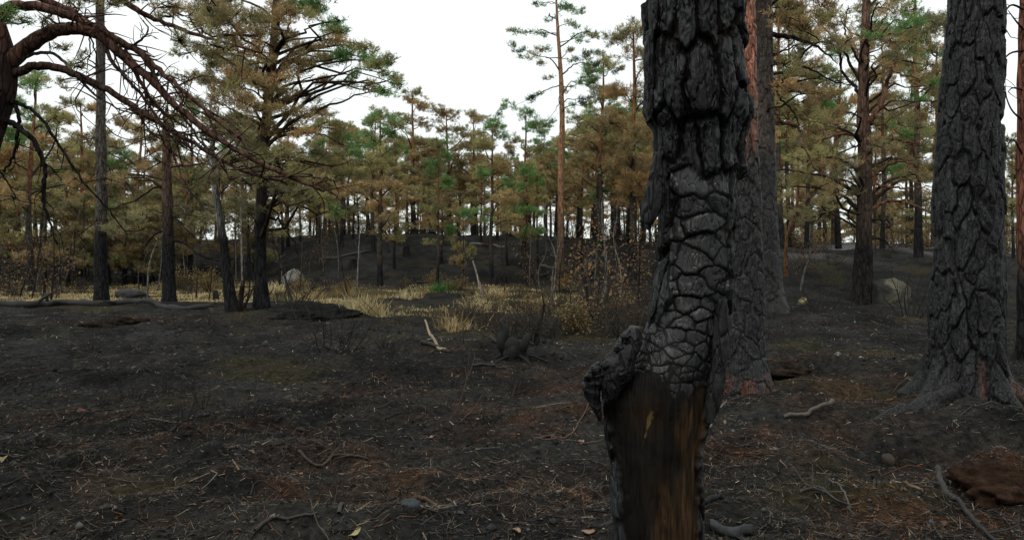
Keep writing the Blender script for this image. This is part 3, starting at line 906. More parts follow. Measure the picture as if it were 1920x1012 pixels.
def pxpts(base, lst, d=None):
    """px polyline -> local metres; entries (px, py) or (px, py, d)"""
    return [P(a[0], a[1], a[2] if len(a) > 2 else d)-base for a in lst]

def px_pads(t, lst, d, spread=1.2, sub=3, dens=1.0, join=.5, rs=1.0, **kw):
    """clumps given where they are seen, spread in depth round the trunk"""
    for (px, py, rpx, kind) in lst:
        for k in range(sub):
            dd = d+t.rng.uniform(-spread, spread)
            r = rpx/FPX*d*t.rng.uniform(.55, .85)*rs
            o = t.rng.normal(0, rpx*.42, 2) if sub > 1 else (0, 0)
            kd = kind if not hasattr(kind, '__len__') else kind[t.rng.integers(len(kind))]
            t.pad(P(px+o[0], py+o[1]*.7, dd)-t.base, r, kd, join=t.rng.random() < join, dens=dens, **kw)

# ---- the leaning pine at the left edge, its limbs sweep across the top ---------------------------------
def left_pine():
    D = 8.0
    base = gd(-120, D)
    t = Pine('sweeping_pine', 'leaning pine at the left edge with long arching red-brown limbs', base, seed=31)
    B = lambda l: pxpts(base, l, D)
    t.trunk([(0, 0, -.15)]+B([(-112, 640), (-80, 480), (-46, 330), (-8, 220), (10, 160), (10, 105), (-4, 50), (-26, -10), (-50, -110), (-60, -240)]),
            [.22, .17, .15, .13, .112, .10, .095, .085, .075, .06, .03], 1.6, 3.6, sides=18, n=60, orange=(0.12, .055, .04), mid=(.03, .022, .02))
    rb = (.105, .058, .044); db = (.020, .017, .016); gy = (.07, .075, .068)
    L = lambda *a, **k: t.limb(*a, **dict(dict(wig=.006), **k))
    L(B([(18, 118), (45, 92), (80, 68), (118, 55), (155, 55), (192, 70), (232, 106), (285, 152), (345, 212), (425, 270), (505, 315), (605, 358)]), .088, .016, rb, 10, 60, twigs=24, tl=.7)
    L(B([(-6, 22), (35, 10), (85, 16), (130, 30), (178, 52), (228, 80), (262, 98), (300, 134), (345, 172), (402, 222), (452, 262)]), .058, .014, rb, 9, 50, twigs=28, tl=.6)
    L(B([(68, -6, 8.2), (118, 14, 8.2), (168, 44, 8.2), (205, 78, 8.3), (240, 116, 8.3), (272, 165, 8.3), (300, 205, 8.4), (350, 240, 8.5)]), .042, .012, rb, 8, 40, twigs=20)
    L(B([(22, 128), (55, 104), (88, 99), (118, 114), (142, 140), (178, 178), (215, 200), (262, 216)]), .022, .007, gy, 7, 30, twigs=10, tl=.4)
    L(B([(24, 140), (62, 126), (98, 125), (138, 138), (200, 168), (262, 208), (312, 238), (380, 278), (452, 318), (540, 346)]), .050, .014, (.075, .045, .036), 9, 50, twigs=32, tl=.7)
    L(B([(205, -20, 8.6), (255, 18, 8.6), (320, 48, 8.7), (400, 74, 8.8), (490, 100, 9)]), .040, .012, rb, 8, 36, twigs=20)
    L(B([(262, 98), (285, 130), (300, 165), (322, 188), (352, 230), (388, 282)]), .030, .008, (.07, .045, .036), 7, 24, twigs=20)
    L(B([(192, 70), (205, 105), (235, 145), (270, 182), (300, 232), (330, 268)]), .026, .008, (.07, .045, .036), 7, 24, twigs=20)
    L(B([(246, 90), (262, 76), (274, 66), (276, 50), (268, 38)]), .016, .006, db, 6, 12, twigs=6, tl=.2)
    # dead limbs hanging black
    L(B([(22, 188), (34, 212), (34, 250), (26, 290), (8, 322)]), .026, .010, db, 7, 24, twigs=4, tl=.3)
    L(B([(6, 222), (36, 240), (62, 262), (80, 300), (84, 330), (82, 372), (88, 402), (108, 458)]), .034, .009, db, 8, 36, twigs=10, tl=.35)
    L(B([(24, 188), (60, 208), (90, 240), (128, 300), (160, 345), (205, 395), (238, 440)]), .022, .006, db, 7, 36, twigs=10, tl=.4)
    L(B([(-20, 300), (5, 330), (30, 370)]), .016, .006, db, 6, 12, twigs=4, tl=.3)
    L(B([(84, 306), (104, 322), (114, 340)]), .012, .005, db, 5, 10)
    L(B([(170, 64), (168, 100), (162, 140)]), .009, .004, db, 5, 10)
    L(B([(168, 66), (178, 95), (182, 120), (165, 135)]), .010, .004, db, 5, 12)
    K = [OLIVE, OLIVE, BROWN, DULL]
    px_pads(t, [(30, 30, 46, [GREEN, OLIVE]), (80, 45, 34, [GREEN, DULL]), (250, 5, 46, K), (320, 30, 50, K), (380, 12, 46, K), (190, 10, 34, K), (300, -30, 60, K),
                (345, 70, 34, K), (120, 85, 16, [DULL]), (400, 95, 34, K), (155, 118, 16, [DULL]), (120, -20, 46, K)], 8.4, .8, 3, dens=1.7, join=.0, length=.075, width=.007, blades=8)
    px_pads(t, [(430, 290, 34, [DULL, OLIVE]), (500, 330, 36, [DULL, OLIVE]), (560, 350, 34, [DULL, OLIVE]), (380, 255, 26, [DULL]), (600, 345, 24, [OLIVE])], 8.3, .5, 3, dens=1.3, join=.0, length=.075, width=.007, blades=7)
    t.done()
left_pine()

# ---- pines standing along the plateau edge, left ------------------------------------------------------
def edge_pine_190():
    base = gp(190, 566); D = base[1]
    t = Pine('slim_pine', 'straight slim pine with black foot, leftmost of the plateau edge trunks', base, seed=41)
    t.trunk([(0, 0, -.2)]+pxpts(base, [(188, 480), (191, 380), (189, 250), (189, 120), (188, 0), (190, -120), (191, -260)], D), [.20, .175, .155, .14, .128, .12, .11, .09, .05], 1.9, 9.5, sides=12, n=44,
            mid=(.085, .074, .064), orange=(.11, .075, .058))
    gy = (.085, .075, .065)
    for l in ([(190, 225), (215, 252), (250, 262), (290, 250)], [(190, 160), (225, 190), (255, 205)], [(189, 255), (160, 262), (140, 270)], [(190, 280), (225, 298), (260, 322), (300, 330)],
              [(190, 300), (207, 320), (200, 355)], [(190, 130), (150, 150), (120, 152)], [(190, 345), (240, 350), (310, 385)], [(190, 100), (215, 90), (240, 98)]):
        t.limb(pxpts(base, [(a, b, D+t.rng.uniform(-.3, .3)) for a, b in l]), .022, .006, gy, 5, 14, twigs=4, tl=.5)
    K = [OLIVE, BROWN, DULL]
    px_pads(t, [(190, -60, 50, K), (150, -110, 50, K), (240, -110, 50, K), (190, -200, 60, K), (160, 100, 14, [DULL]), (110, 155, 14, [DULL]), (130, 125, 14, [DULL])], D, 1.0, 3, dens=1.3)
    t.done()
edge_pine_190()

def edge_pine_315():
    base = gp(318, 568); D = base[1]
    t = Pine('forked_pine', 'broken-topped pine with splayed bare limbs, between slim pine and white-barked stem', base, seed=43)
    t.trunk([(0, 0, -.2)]+pxpts(base, [(317, 500), (315, 420), (313, 340), (312, 280), (312, 238), (313, 200)], D), [.20, .17, .155, .14, .12, .105, .09, .04], 2.1, 3.4, sides=14, n=34, mid=(.075, .052, .042), orange=(.10, .062, .046))
    rb = (.11, .062, .046); db = (.022, .018, .016); gy = (.11, .10, .09)
    for l, r, c, tw in (([(313, 245), (345, 262), (370, 300), (395, 350)], .05, rb, 6), ([(313, 312), (350, 310), (390, 308), (440, 325)], .055, rb, 5), ([(312, 250), (280, 258), (235, 275), (195, 290)], .03, gy, 7),
                     ([(312, 345), (285, 355), (255, 375), (225, 385), (195, 395)], .035, db, 5), ([(313, 270), (330, 300), (345, 340), (380, 390)], .05, rb, 4), ([(313, 255), (325, 285), (355, 300)], .03, db, 4),
                     ([(316, 450), (345, 455), (375, 478), (412, 490)], .06, db, 2), ([(313, 390), (335, 385), (348, 400), (345, 425)], .025, gy, 3), ([(314, 395), (340, 420), (375, 455)], .03, db, 4),
                     ([(312, 430), (290, 440), (273, 462), (272, 482)], .035, db, 2), ([(313, 505), (335, 505), (353, 520)], .02, db, 1), ([(312, 300), (290, 310), (262, 328)], .03, db, 2),
                     ([(312, 240), (300, 205), (270, 175)], .03, rb, 4), ([(313, 230), (340, 190), (360, 150)], .035, rb, 4)):
        t.limb(pxpts(base, [(a, b, D-.2*i*t.rng.uniform(-1, 1)) for i, (a, b) in enumerate(l)]), r, .009, c, 7, 20, twigs=tw, tl=.6, wig=.012)
    K = [OLIVE, BROWN, DULL, OLIVE]
    px_pads(t, [(260, 245, 24, K), (220, 330, 30, K), (345, 225, 26, K), (270, 405, 34, [DULL, OLIVE]), (235, 430, 34, [DULL]), (300, 200, 24, K), (380, 420, 24, [DULL])], D, 1.2, 3, dens=1.2)
    t.done()
edge_pine_315()

def white_stem():
    base = gp(438, 585); D = base[1]
    t = Pine('birch_tree', 'leaning birch with pale bark above and burnt black foot', base, seed=47)
    t.trunk([(0, 0, -.15)]+pxpts(base, [(428, 530), (420, 460), (410, 400), (402, 340), (397, 290), (402, 250), (410, 200)], D), [.17, .115, .095, .085, .075, .068, .058, .04, .02], 2.5, 30, sides=12, n=34, mid=(.22, .215, .20))
    for l in ([(405, 370), (425, 350), (438, 330)], [(397, 290), (380, 265), (372, 240)], [(408, 390), (380, 380), (350, 350), (330, 335)]):
        t.limb(pxpts(base, l, D), .03, .008, (.07, .055, .045), 6, 14, twigs=5, tl=.5)
    # scorched suckers round the foot
    for k in range(10):
        a = t.rng.uniform(0, 6.28); r0 = t.rng.uniform(.12, .3)
        p0 = np.array([math.cos(a)*r0+.22, math.sin(a)*r0, .0]); h = t.rng.uniform(.5, 1.15)
        p1 = p0+np.array([math.cos(a)*.25+.2, math.sin(a)*.2, h])
        t.limb([p0, (p0+p1)/2+t.rng.normal(0, .05, 3), p1], .03, .01, (.035, .024, .020), 5, 8, name='sucker')
    t.done()
    sb = gp(405, 562)
    m = MB()
    zz = np.linspace(-.1, .36, 9)
    tube(m, np.stack([.02*np.sin(zz*9)-zz*.12, 0*zz, zz], -1), .13*np.linspace(1.1, .75, 9), 14, (.028, .026, .024), rough=.25, seed=3)
    o = m.obj('stump', M_BARK); o.location = sb
    tag(o, 'short burnt stump at the foot of the leaning birch', 'stump')
white_stem()

def edge_pine_490():
    base = gp(490, 578); D = base[1]
    t = Pine('spreading_pine', 'tall spreading pine with brown scorched and green crown, left of the clearing', base, seed=53)
    t.trunk([(0, 0, -.2)]+pxpts(base, [(489, 500), (489, 400), (494, 300), (502, 200), (512, 100), (517, 0), (522, -110), (520, -230)], D), [.18, .135, .125, .118, .11, .10, .085, .07, .05, .02], 2.6, 4.4, sides=14, n=48, mid=(.045, .034, .028), orange=(.10, .06, .042))
    rb = (.085, .055, .042); db = (.022, .018, .016)
    for l, r, c, tw in (([(498, 262), (545, 210), (600, 168), (658, 122)], .05, rb, 8), ([(496, 285), (540, 235), (605, 203), (662, 182), (742, 163)], .05, rb, 10), ([(502, 200), (545, 165), (590, 140)], .035, rb, 5),
                     ([(490, 330), (470, 345), (440, 335), (400, 320)], .03, db, 6), ([(490, 410), (512, 408), (540, 430), (560, 480)], .035, db, 3), ([(490, 395), (510, 390), (530, 415)], .025, db, 2),
                     ([(496, 300), (530, 310), (575, 335), (620, 360), (655, 395)], .035, rb, 8), ([(515, 110), (540, 60), (545, 10)], .04, rb, 5), ([(500, 240), (450, 215), (405, 190)], .04, rb, 8), ([(508, 140), (460, 110), (400, 95)], .04, rb, 8),
                     ([(498, 250), (560, 245), (610, 255), (650, 280)], .035, rb, 8)):
        t.limb(pxpts(base, [(a, b, D+i*t.rng.uniform(-.3, .3)) for i, (a, b) in enumerate(l)]), r, .010, c, 7, 22, twigs=tw, tl=.7, wig=.02)
    G, W, O = [GREEN, GREEN, OLIVE], [BROWN, RUSTY, OLIVE, BROWN], [OLIVE, DULL, BROWN]
    px_pads(t, [(570, 5, 44, G), (600, 40, 36, G), (620, 70, 36, [GREEN, OLIVE]), (660, 90, 40, G), (690, 100, 36, G), (712, 122, 34, G), (735, 142, 24, G), (755, 164, 20, G), (715, 168, 24, [GREEN, OLIVE]),
                (665, 152, 26, G), (640, 55, 24, G), (520, 30, 54, W), (470, 20, 50, W), (430, 50, 52, O), (400, 20, 46, O), (520, 85, 50, W), (590, 95, 44, W), (560, 130, 40, W), (620, 110, 36, [OLIVE, GREEN]),
                (460, 95, 50, W), (415, 110, 44, O), (500, 140, 48, W), (450, 165, 52, W), (510, 180, 50, W), (540, 200, 44, W), (470, 215, 48, [OLIVE, BROWN]), (420, 195, 42, O), (380, 150, 36, O), (590, 200, 30, W),
                (600, 225, 34, W), (560, 240, 34, W), (430, 235, 44, O), (500, 255, 40, O), (640, 240, 34, [GREEN, OLIVE, BROWN]), (620, 280, 36, [GREEN, OLIVE, DULL]), (670, 270, 32, G), (540, 300, 44, O), (590, 330, 40, O), (470, 290, 40, [DULL, OLIVE]),
                (640, 320, 36, O), (680, 300, 30, [GREEN, OLIVE]), (430, 330, 40, [DULL, OLIVE]), (540, 355, 40, O), (490, 340, 34, [DULL]), (630, 385, 22, [GREEN]), (600, 365, 34, O), (450, 380, 34, [DULL, OLIVE])],
            D, 2.2, 3, dens=1.5, join=.35, blades=7, length=.11, width=.013)
    px_pads(t, [(500, 60, 46, W), (480, 130, 48, W), (520, 150, 40, W), (500, 210, 44, [OLIVE, BROWN]), (460, 260, 46, [OLIVE, DULL]), (520, 270, 40, [OLIVE, DULL]), (410, 150, 44, [OLIVE, DULL]), (370, 100, 40, [DULL, OLIVE]), (440, 20, 50, [OLIVE, DULL]), (380, 50, 44, [DULL, OLIVE]),
                (540, 330, 44, [OLIVE, DULL]), (480, 310, 40, [DULL, OLIVE]), (570, 370, 34, [OLIVE]), (400, 250, 36, [DULL, OLIVE]), (350, 190, 30, [DULL])], D-1.8, .9, 3, dens=1.1, join=.1, blades=7, length=.11, width=.013)
    px_pads(t, [(500, -60, 80, W), (420, -80, 70, O), (590, -60, 70, G), (520, -160, 90, W)], D, 2.0, 3, dens=.7, join=.4)
    t.done()
edge_pine_490()

# ---- right-hand group ---------------------------------------------------------------------------------
def orange_pine():
    D = 8.1
    base = gd(1393, D)
    root = thing('red_barked_pine', 'pine with red flaky bark just behind the charred trunk', 'tree', base)
    ax = px_axis([(1376, -900), (1388, -200), (1392, 0), (1395, 200), (1396, 350), (1395, 500), (1393, 650), (1396, 735), (1396, 800)], D, base)
    rp = [(-.3, .27), (0, .26), (.4, .222), (1.0, .205), (1.9, .18), (2.6, .14), (4.2, .125), (8, .08)]
    zs = np.concatenate([np.linspace(-.15, 4.4, 330), np.linspace(4.4, 8, 24)[1:]])
    plated_trunk(root, ax, rp, zs, ring_us(84, 30), .10, .21, .020, 301, tone_cols(2.55, 2.95, char=(.019, .0196, .0196), mid=(.085, .05, .038), orange=(.31, .125, .078), low_red=(.070, .027, .020)),
                 simple_flare(.5, .3, 5), fine=.006)
orange_pine()

def dark_pine():
    base = gp(1438, 585); D = base[1]
    t = Pine('dark_pine', 'dark scaly pine with long bare limbs, right beside the red-barked pine', base, seed=61)
    ax = px_axis([(1420, -700), (1426, -100), (1428, 0), (1430, 200), (1433, 400), (1438, 520), (1440, 590)], D, base)
    rp = [(-.3, .36), (0, .33), (.5, .28), (1.6, .27), (3.5, .235), (7, .20), (14, .08)]
    zs = np.concatenate([np.linspace(-.15, 8, 260), np.linspace(8, 13.5, 24)[1:]])
    plated_trunk(t.root, ax, rp, zs, ring_us(56, 24), .14, .34, .028, 311, tone_cols(3.4, 14, char=(.019, .0185, .0185), mid=(.050, .038, .031)), simple_flare(.45, .4, 9), fine=.008, limit=200)
    t.path = np.stack([np.interp(np.linspace(0, 13, 40), ax[:, 0], ax[:, 1]), np.interp(np.linspace(0, 13, 40), ax[:, 0], ax[:, 2]), np.linspace(0, 13, 40)], -1)
    t.rad = np.interp(t.path[:, 2], [r[0] for r in rp], [r[1] for r in rp])
    rb = (.075, .046, .036); db = (.028, .023, .020); gy = (.075, .065, .058)
    for l, r, c, tw in (([(1432, 40), (1455, 28), (1480, 8), (1505, -25)], .07, rb, 3), ([(1432, 62), (1470, 68), (1510, 78), (1545, 95), (1570, 120)], .065, db, 8), ([(1432, 45), (1470, 42), (1510, 60), (1540, 75)], .035, db, 5),
                     ([(1408, 116), (1430, 110), (1462, 98), (1496, 82)], .055, gy, 2), ([(1440, 118), (1475, 118), (1520, 130), (1560, 152), (1600, 160)], .04, db, 8), ([(1440, 125), (1446, 150), (1452, 172), (1440, 200)], .04, db, 4),
                     ([(1440, 150), (1462, 180), (1490, 215), (1500, 240)], .03, db, 6), ([(1434, 228), (1470, 230), (1500, 242), (1505, 270), (1530, 320)], .05, (.12, .07, .055), 6), ([(1440, 240), (1418, 245), (1410, 262)], .02, gy, 4),
                     ([(1435, 180), (1450, 205), (1462, 225)], .025, db, 3)):
        t.limb(pxpts(base, [(a, b, D+i*t.rng.uniform(-.25, .25)) for i, (a, b) in enumerate(l)]), r, .009, c, 7, 22, twigs=tw, tl=.6, wig=.015)
    W, O = [BROWN, OLIVE, RUSTY], [OLIVE, DULL, BROWN, GREEN]
    px_pads(t, [(1480, 15, 50, W), (1530, 30, 50, W), (1560, 75, 44, [BROWN, DULL]), (1510, 60, 36, W), (1475, 120, 34, O), (1500, 100, 30, O), (1520, 150, 40, W), (1560, 165, 36, W), (1480, 180, 32, W), (1440, -40, 70, W), (1540, -50, 70, O), (1385, -60, 70, W)],
            D, 1.6, 3, dens=1.5, join=.25)
    t.done()
dark_pine()

def boulder_pine():
    base = gp(1615, 566); D = base[1]
    t = Pine('forked_pine', 'forked pine with curving limbs standing left of the pale boulder', base, seed=67)
    ax = [(0, 0, -.2)]+pxpts(base, [(1618, 480), (1621, 400), (1622, 300), (1619, 220), (1620, 120), (1625, 0), (1627, -120), (1626, -260)], D)
    t.trunk(ax, [.27, .24, .205, .19, .175, .15, .125, .105, .08, .04], 1.9, 4.2, sides=16, n=54, char=(.022, .019, .018), mid=(.062, .046, .037), orange=(.12, .072, .052))
    rb = (.19, .10, .066); db = (.036, .029, .026)
    for l, r, c, tw in (([(1623, 232), (1645, 205), (1660, 165), (1672, 125), (1690, 70), (1715, 10)], .10, rb, 8), ([(1620, 190), (1600, 160), (1578, 135), (1575, 95), (1565, 50)], .06, db, 8), ([(1618, 236), (1575, 232), (1530, 246)], .05, rb, 5),
                     ([(1618, 252), (1575, 252), (1540, 262), (1505, 278)], .05, rb, 6), ([(1634, 330), (1660, 312), (1690, 303), (1715, 312), (1724, 342)], .055, rb, 6), ([(1632, 392), (1672, 376), (1710, 382), (1765, 408)], .06, (.16, .085, .055), 5),
                     ([(1625, 235), (1660, 235), (1690, 252), (1725, 268)], .045, rb, 6), ([(1628, 262), (1670, 260), (1710, 268), (1745, 260)], .05, rb, 5), ([(1634, 412), (1662, 412), (1668, 426), (1655, 418)], .045, db, 1), ([(1632, 446), (1655, 450), (1684, 476)], .04, db, 2),
                     ([(1610, 388), (1594, 390), (1592, 410), (1604, 440)], .035, db, 2), ([(1612, 350), (1580, 370), (1545, 400), (1505, 428)], .035, db, 3), ([(1619, 170), (1590, 110), (1560, 70), (1520, 30)], .05, db, 8), ([(1670, 130), (1710, 145), (1750, 145)], .03, rb, 6),
                     ([(1634, 345), (1690, 352), (1750, 350)], .045, rb, 5), ([(1622, 255), (1605, 275), (1590, 265)], .03, db, 2), ([(1620, 90), (1655, 40), (1680, -20)], .04, rb, 5), ([(1619, 130), (1585, 60), (1590, 10)], .04, db, 5)):
        t.limb(pxpts(base, [(a, b, D+i*t.rng.uniform(-.3, .3)) for i, (a, b) in enumerate(l)]), r, .011, c, 7, 24, twigs=tw, tl=.7, wig=.018)
    O, W, G = [OLIVE, DULL, OLIVE, BROWN], [BROWN, OLIVE, DULL], [GREEN, OLIVE]
    px_pads(t, [(1600, 25, 50, W), (1650, 50, 44, G), (1690, 40, 50, [GREEN]), (1740, 30, 44, W), (1660, 85, 40, O), (1720, 80, 50, G), (1745, 110, 40, G), (1690, 110, 40, O), (1660, 115, 34, O), (1740, 160, 30, G), (1560, 30, 46, W), (1640, 5, 50, W),
                (1715, 185, 26, G), (1700, 95, 36, G), (1500, 290, 40, O), (1545, 300, 42, O), (1470, 320, 40, O), (1580, 325, 40, O), (1520, 345, 42, O), (1560, 370, 40, O), (1470, 370, 38, O), (1500, 400, 34, O), (1540, 400, 30, [OLIVE, BROWN]),
                (1600, 300, 34, O), (1590, 360, 34, [DULL, OLIVE]), (1680, 285, 36, O), (1720, 240, 36, [DULL, OLIVE, GREEN]), (1740, 290, 36, O), (1700, 330, 34, O), (1745, 330, 30, O), (1560, 250, 34, W), (1520, 215, 40, [RUSTY, OLIVE]), (1470, 240, 34, [RUSTY, OLIVE]),
                (1575, 205, 34, [BROWN, OLIVE]), (1750, 200, 34, O), (1620, -60, 90, W), (1720, -60, 90, O)],
            D, 1.9, 3, dens=.85, join=.3, length=.11, width=.012)
    t.done()
boulder_pine()

def right_edge_pine():
    D = 10.5
    base = gd(1928, D)
    t = Pine('red_trunk_pine', 'red-barked trunk cut off by the right edge of the photo', base, seed=71)
    t.trunk([(0, 0, -.2)]+pxpts(base, [(1928, 600), (1925, 400), (1924, 200), (1925, 60), (1930, -200)], D), [.17, .14, .125, .12, .11, .10, .06], 1.6, 1.9, sides=12, n=40, orange=(.17, .07, .046))
    db = (.035, .026, .022)
    for l in ([(1922, 95), (1895, 100), (1875, 120), (1850, 150)], [(1922, 170), (1900, 165), (1890, 172)], [(1922, 230), (1896, 205), (1880, 160)], [(1922, 20), (1895, 10), (1880, 40), (1895, 70)], [(1922, 60), (1905, 40), (1890, 20)], [(1922, 300), (1900, 262), (1884, 282)]):
        t.limb(pxpts(base, [(a, b, D-.2*i) for i, (a, b) in enumerate(l)]), .018, .005, db, 5, 12, twigs=3, tl=.3)
    px_pads(t, [(1905, 330, 26, [OLIVE, DULL]), (1915, 380, 30, [OLIVE, DULL]), (1900, 420, 24, [DULL]), (1960, 300, 50, [OLIVE])], D+1, .5, 2, dens=1.2, join=.3, length=.08, width=.009)
    t.done()
right_edge_pine()

# ------------------------------------------------------------------ forest trees built once per kind and copied
def forest_pine(seed, Hh, lo, R, npads, kinds, r0, dens=.58, low_kinds=None, sparse=1.0, orange_z=5.0, lean=.3, deadn=6, pr=(.45, .85)):
    rng = np.random.default_rng(seed)
    tk, cr = MB(), MB()
    n = 16
    z = np.linspace(-.3, Hh, n)
    path = np.stack([lean*fbm(z/5, seed, 0, 1, 2)*np.clip(z/3, 0, 1), lean*fbm(z/5, seed, 9, 2, 2)*np.clip(z/3, 0, 1), z], -1)
    rad = r0*(1-.9*np.clip(z, 0, None)/Hh)**.85+.012
    rad = rad*(1+.3*np.exp(-np.clip(z, 0, None)/.3))
    tube(tk, path, rad, 8, trunk_tone(z, 1.6, orange_z, fbm(z, seed, 0, 5, 2)), rough=.12, seed=seed)
    def at(h): return np.array([np.interp(h, z, path[:, 0]), np.interp(h, z, path[:, 1]), h])
    ga = rng.uniform(0, 6.28)
    nm = max(5, npads//4)
    side = rng.uniform(0, 6.28)
    for i in range(nm+1):
        t = (i+rng.uniform(-.2, .9))/nm if i < nm else 1.0
        t = min(max(t, 0), 1)
        h = lo+(Hh-lo)*t
        prof = math.sqrt(max(.05, 1-(1.55*t-.62)**2)) if i < nm else .18
        a = ga+i*2.4+rng.uniform(-.7, .7)
        rr = R*prof*rng.uniform(.55, 1.15)*(1+.3*math.cos(a-side)) if i < nm else .1
        tip = at(min(h, Hh))+np.array([math.cos(a)*rr, math.sin(a)*rr, rng.uniform(-.05, .4)*rr*.6])
        st = at(max(lo*.8, h-.35*rr))
        cl = np.array([.060, .046, .037])*rng.uniform(.7, 1.4)
        lp = auto_limb(tk, st, tip, .020+.013*rr, .009, rng, sides=4, n=7, col=cl)
        ks = kinds if (low_kinds is None or t > .45) else low_kinds
        kc = ks[rng.integers(len(ks))]
        if low_kinds is not None: kc = kinds[rng.integers(len(kinds))] if t+rng.normal(0, .1) > .5 else low_kinds[rng.integers(len(low_kinds))]
        for q in range(rng.integers(3, 6)):
            f = rng.uniform(.45, 1.0)
            c = lp[int(f*6)]+rng.normal(0, 1, 3)*np.array([.32, .32, .18])*(R*.42)*(.5+.5*f)
            if q: tube(tk, [lp[int(f*6)], (lp[int(f*6)]+c)/2+rng.normal(0, .08, 3), c], [.012, .009, .006], 3, cl, cap=False)
            k2 = kc if rng.random() < .85 else ks[rng.integers(len(ks))]
            pad_tufts(cr, tk, c, rng.uniform(*pr)*(.7+.3*prof), k2, rng, dens=dens*sparse, blades=7, length=.15, width=.019, twigs=4, flat=.5, out=(math.cos(a), math.sin(a), 0))
    for i in range(deadn):
        h = rng.uniform(lo*.35, lo*1.1); a = rng.uniform(0, 6.28); rr = rng.uniform(.5, 1.5)
        s = at(h); e = s+np.array([math.cos(a)*rr, math.sin(a)*rr, rng.uniform(-.5, .3)])
        auto_limb(tk, s, e, .018, .006, rng, sides=4, n=6, wig=.1, col=np.array([.05, .042, .037])*rng.uniform(.5, 2.2))
    return tk.mesh('trunk'), cr.mesh('crown', False)

KB, KO, KG = [BROWN, RUSTY, BROWN, OLIVE], [OLIVE, DULL, BROWN, OLIVE], [GREEN, GREEN, OLIVE]
KINDS = {
    'brown': [forest_pine(500+i, 10, 3.4, 2.4, 46, KB, .17) for i in range(3)],
    'mixed': [forest_pine(520+i, 10, 4.1, 2.4, 42, [GREEN, GREEN, GREEN, OLIVE], .16, low_kinds=[BROWN, RUSTY, OLIVE, BROWN]) for i in range(3)],
    'green': [forest_pine(540+i, 10, 4.0, 2.3, 40, KG, .15, low_kinds=[OLIVE, GREEN, BROWN]) for i in range(2)],
    'olive': [forest_pine(560+i, 10, 2.6, 2.4, 48, KO, .15) for i in range(3)],
    'young': [forest_pine(580+i, 4, 1.1, 1.35, 26, KO, .06, deadn=4, pr=(.35, .6), orange_z=9) for i in range(3)],
    'pole':  [forest_pine(600+i, 11, 6.0, 2.0, 28, KB+KO, .14, deadn=12) for i in range(3)],
}
PROTO = {}
def plant(kind, v, base, hgt, rot, label, group, tint=1.0, wide=1.0, name='pine_tree', rs=1.0):
    tr, cr = KINDS[kind][v % len(KINDS[kind])]
    h0 = 4 if kind == 'young' else (11 if kind == 'pole' else 10)
    k = hgt/h0
    root = thing(name, label, 'tree', base, group, rot)
    root.scale = (k*wide, k*wide, k)
    for nm, me, mt in (('trunk', tr, M_BARK), ('crown', cr, M_NEEDLE)):
        o = obj(nm, me, mt, root)
        if nm == 'crown': o.color = (tint, tint, tint, 1) if np.isscalar(tint) else tuple(tint)+(1,)
    return root

def top_h(px_top, d, zb): return CAMZ-(px_top-HORIZON)/FPX*d-zb

# pines one can point to in the photograph: (foot px, depth, top py, kind, variant, label)
for px, d, ty, kind, v, wide, label in [
    (712, 38, 215, 'mixed', 0, 1.0, 'pine with grey-brown foot on the slope behind the dry grass clearing, left one'),
    (820, 37, 268, 'green', 0, .75, 'slender bright green pine standing at the foot of the burnt slope'),
    (922, 38, 232, 'green', 1, .95, 'bushy green-topped pine halfway between the slender pine and the tall orange pine'),
    (869, 39, 395, 'young', 1, .7, 'small bent dark sapling on the burnt slope'),
    (775, 58, 178, 'brown', 0, 1.1, 'rusty brown crowned pine on the ridge, highest left of the sky gap'),
    (840, 60, 210, 'brown', 1, 1.0, 'rusty brown crowned pine on the ridge beside the sky gap'),
    (888, 61, 215, 'brown', 2, .9, 'smaller brown pine on the ridge, right of the brown crowned pair'),
    (700, 48, 225, 'mixed', 1, 1.0, 'green and brown pine left of the rusty ridge pine'),
    (640, 50, 235, 'olive', 1, 1.0, 'olive pine behind the spreading pine'),
    (985, 44, 215, 'mixed', 2, .9, 'thin green pine just left of the tall orange pine'),
    (1128, 48, 120, 'mixed', 0, 1.0, 'green and rusty pine right of the tall orange pine'),
    (1185, 40, 60, 'brown', 2, .9, 'scorched brown pine rising beside the charred trunk on its left'),
    (1160, 52, 205, 'green', 0, 1.1, 'broad green pine between tall orange pine and charred trunk'),
    (1090, 56, 235, 'olive', 2, 1.0, 'olive pine behind the tall orange pine'),
    (60, 34, 150, 'mixed', 1, 1.0, 'dark green pine showing below the left arching limbs'),
    (150, 46, 195, 'brown', 0, .9, 'thin brown pine seen through the left limbs'),
    (260, 48, 215, 'brown', 1, 1.0, 'brown pine behind the broken-topped pine'),
    (80, 52, 235, 'green', 1, 1.2, 'bright green pine far left below the limbs'),
    (355, 44, 200, 'mixed', 2, .9, 'mixed pine behind the leaning birch'),
    (1722, 28, -60, 'pole', 1, 1.0, 'straight orange-topped pine right behind the pale boulder'),
    (1654, 31, 60, 'pole', 0, .8, 'thin pine between forked pine and boulder'),
    (1466, 32, -20, 'pole', 2, .9, 'dark straight pole pine behind the ash mound, left one'),
    (1480, 36, 40, 'pole', 0, .8, 'grey pole pine behind the ash mound, second'),
    (1513, 34, 120, 'olive', 0, .8, 'bushy olive pine behind the ash mound'),
    (1572, 38, 90, 'mixed', 1, .9, 'mixed pine behind the forked pine'),
    (1752, 40, 90, 'pole', 1, 1.2, 'broad dark pine left of the thick plated pine'),
    (1708, 44, 130, 'green', 1, .9, 'green pine seen behind the boulder'),
    (1900, 30, 260, 'olive', 1, .8, 'dark olive pine between the thick plated pine and right edge'),
]:
    b = gd(px, d)
    plant(kind, v, b, max(1.5, top_h(ty, d, b[2])), RNG.uniform(0, 6.28), label, None, RNG.uniform(.85, 1.15), wide)

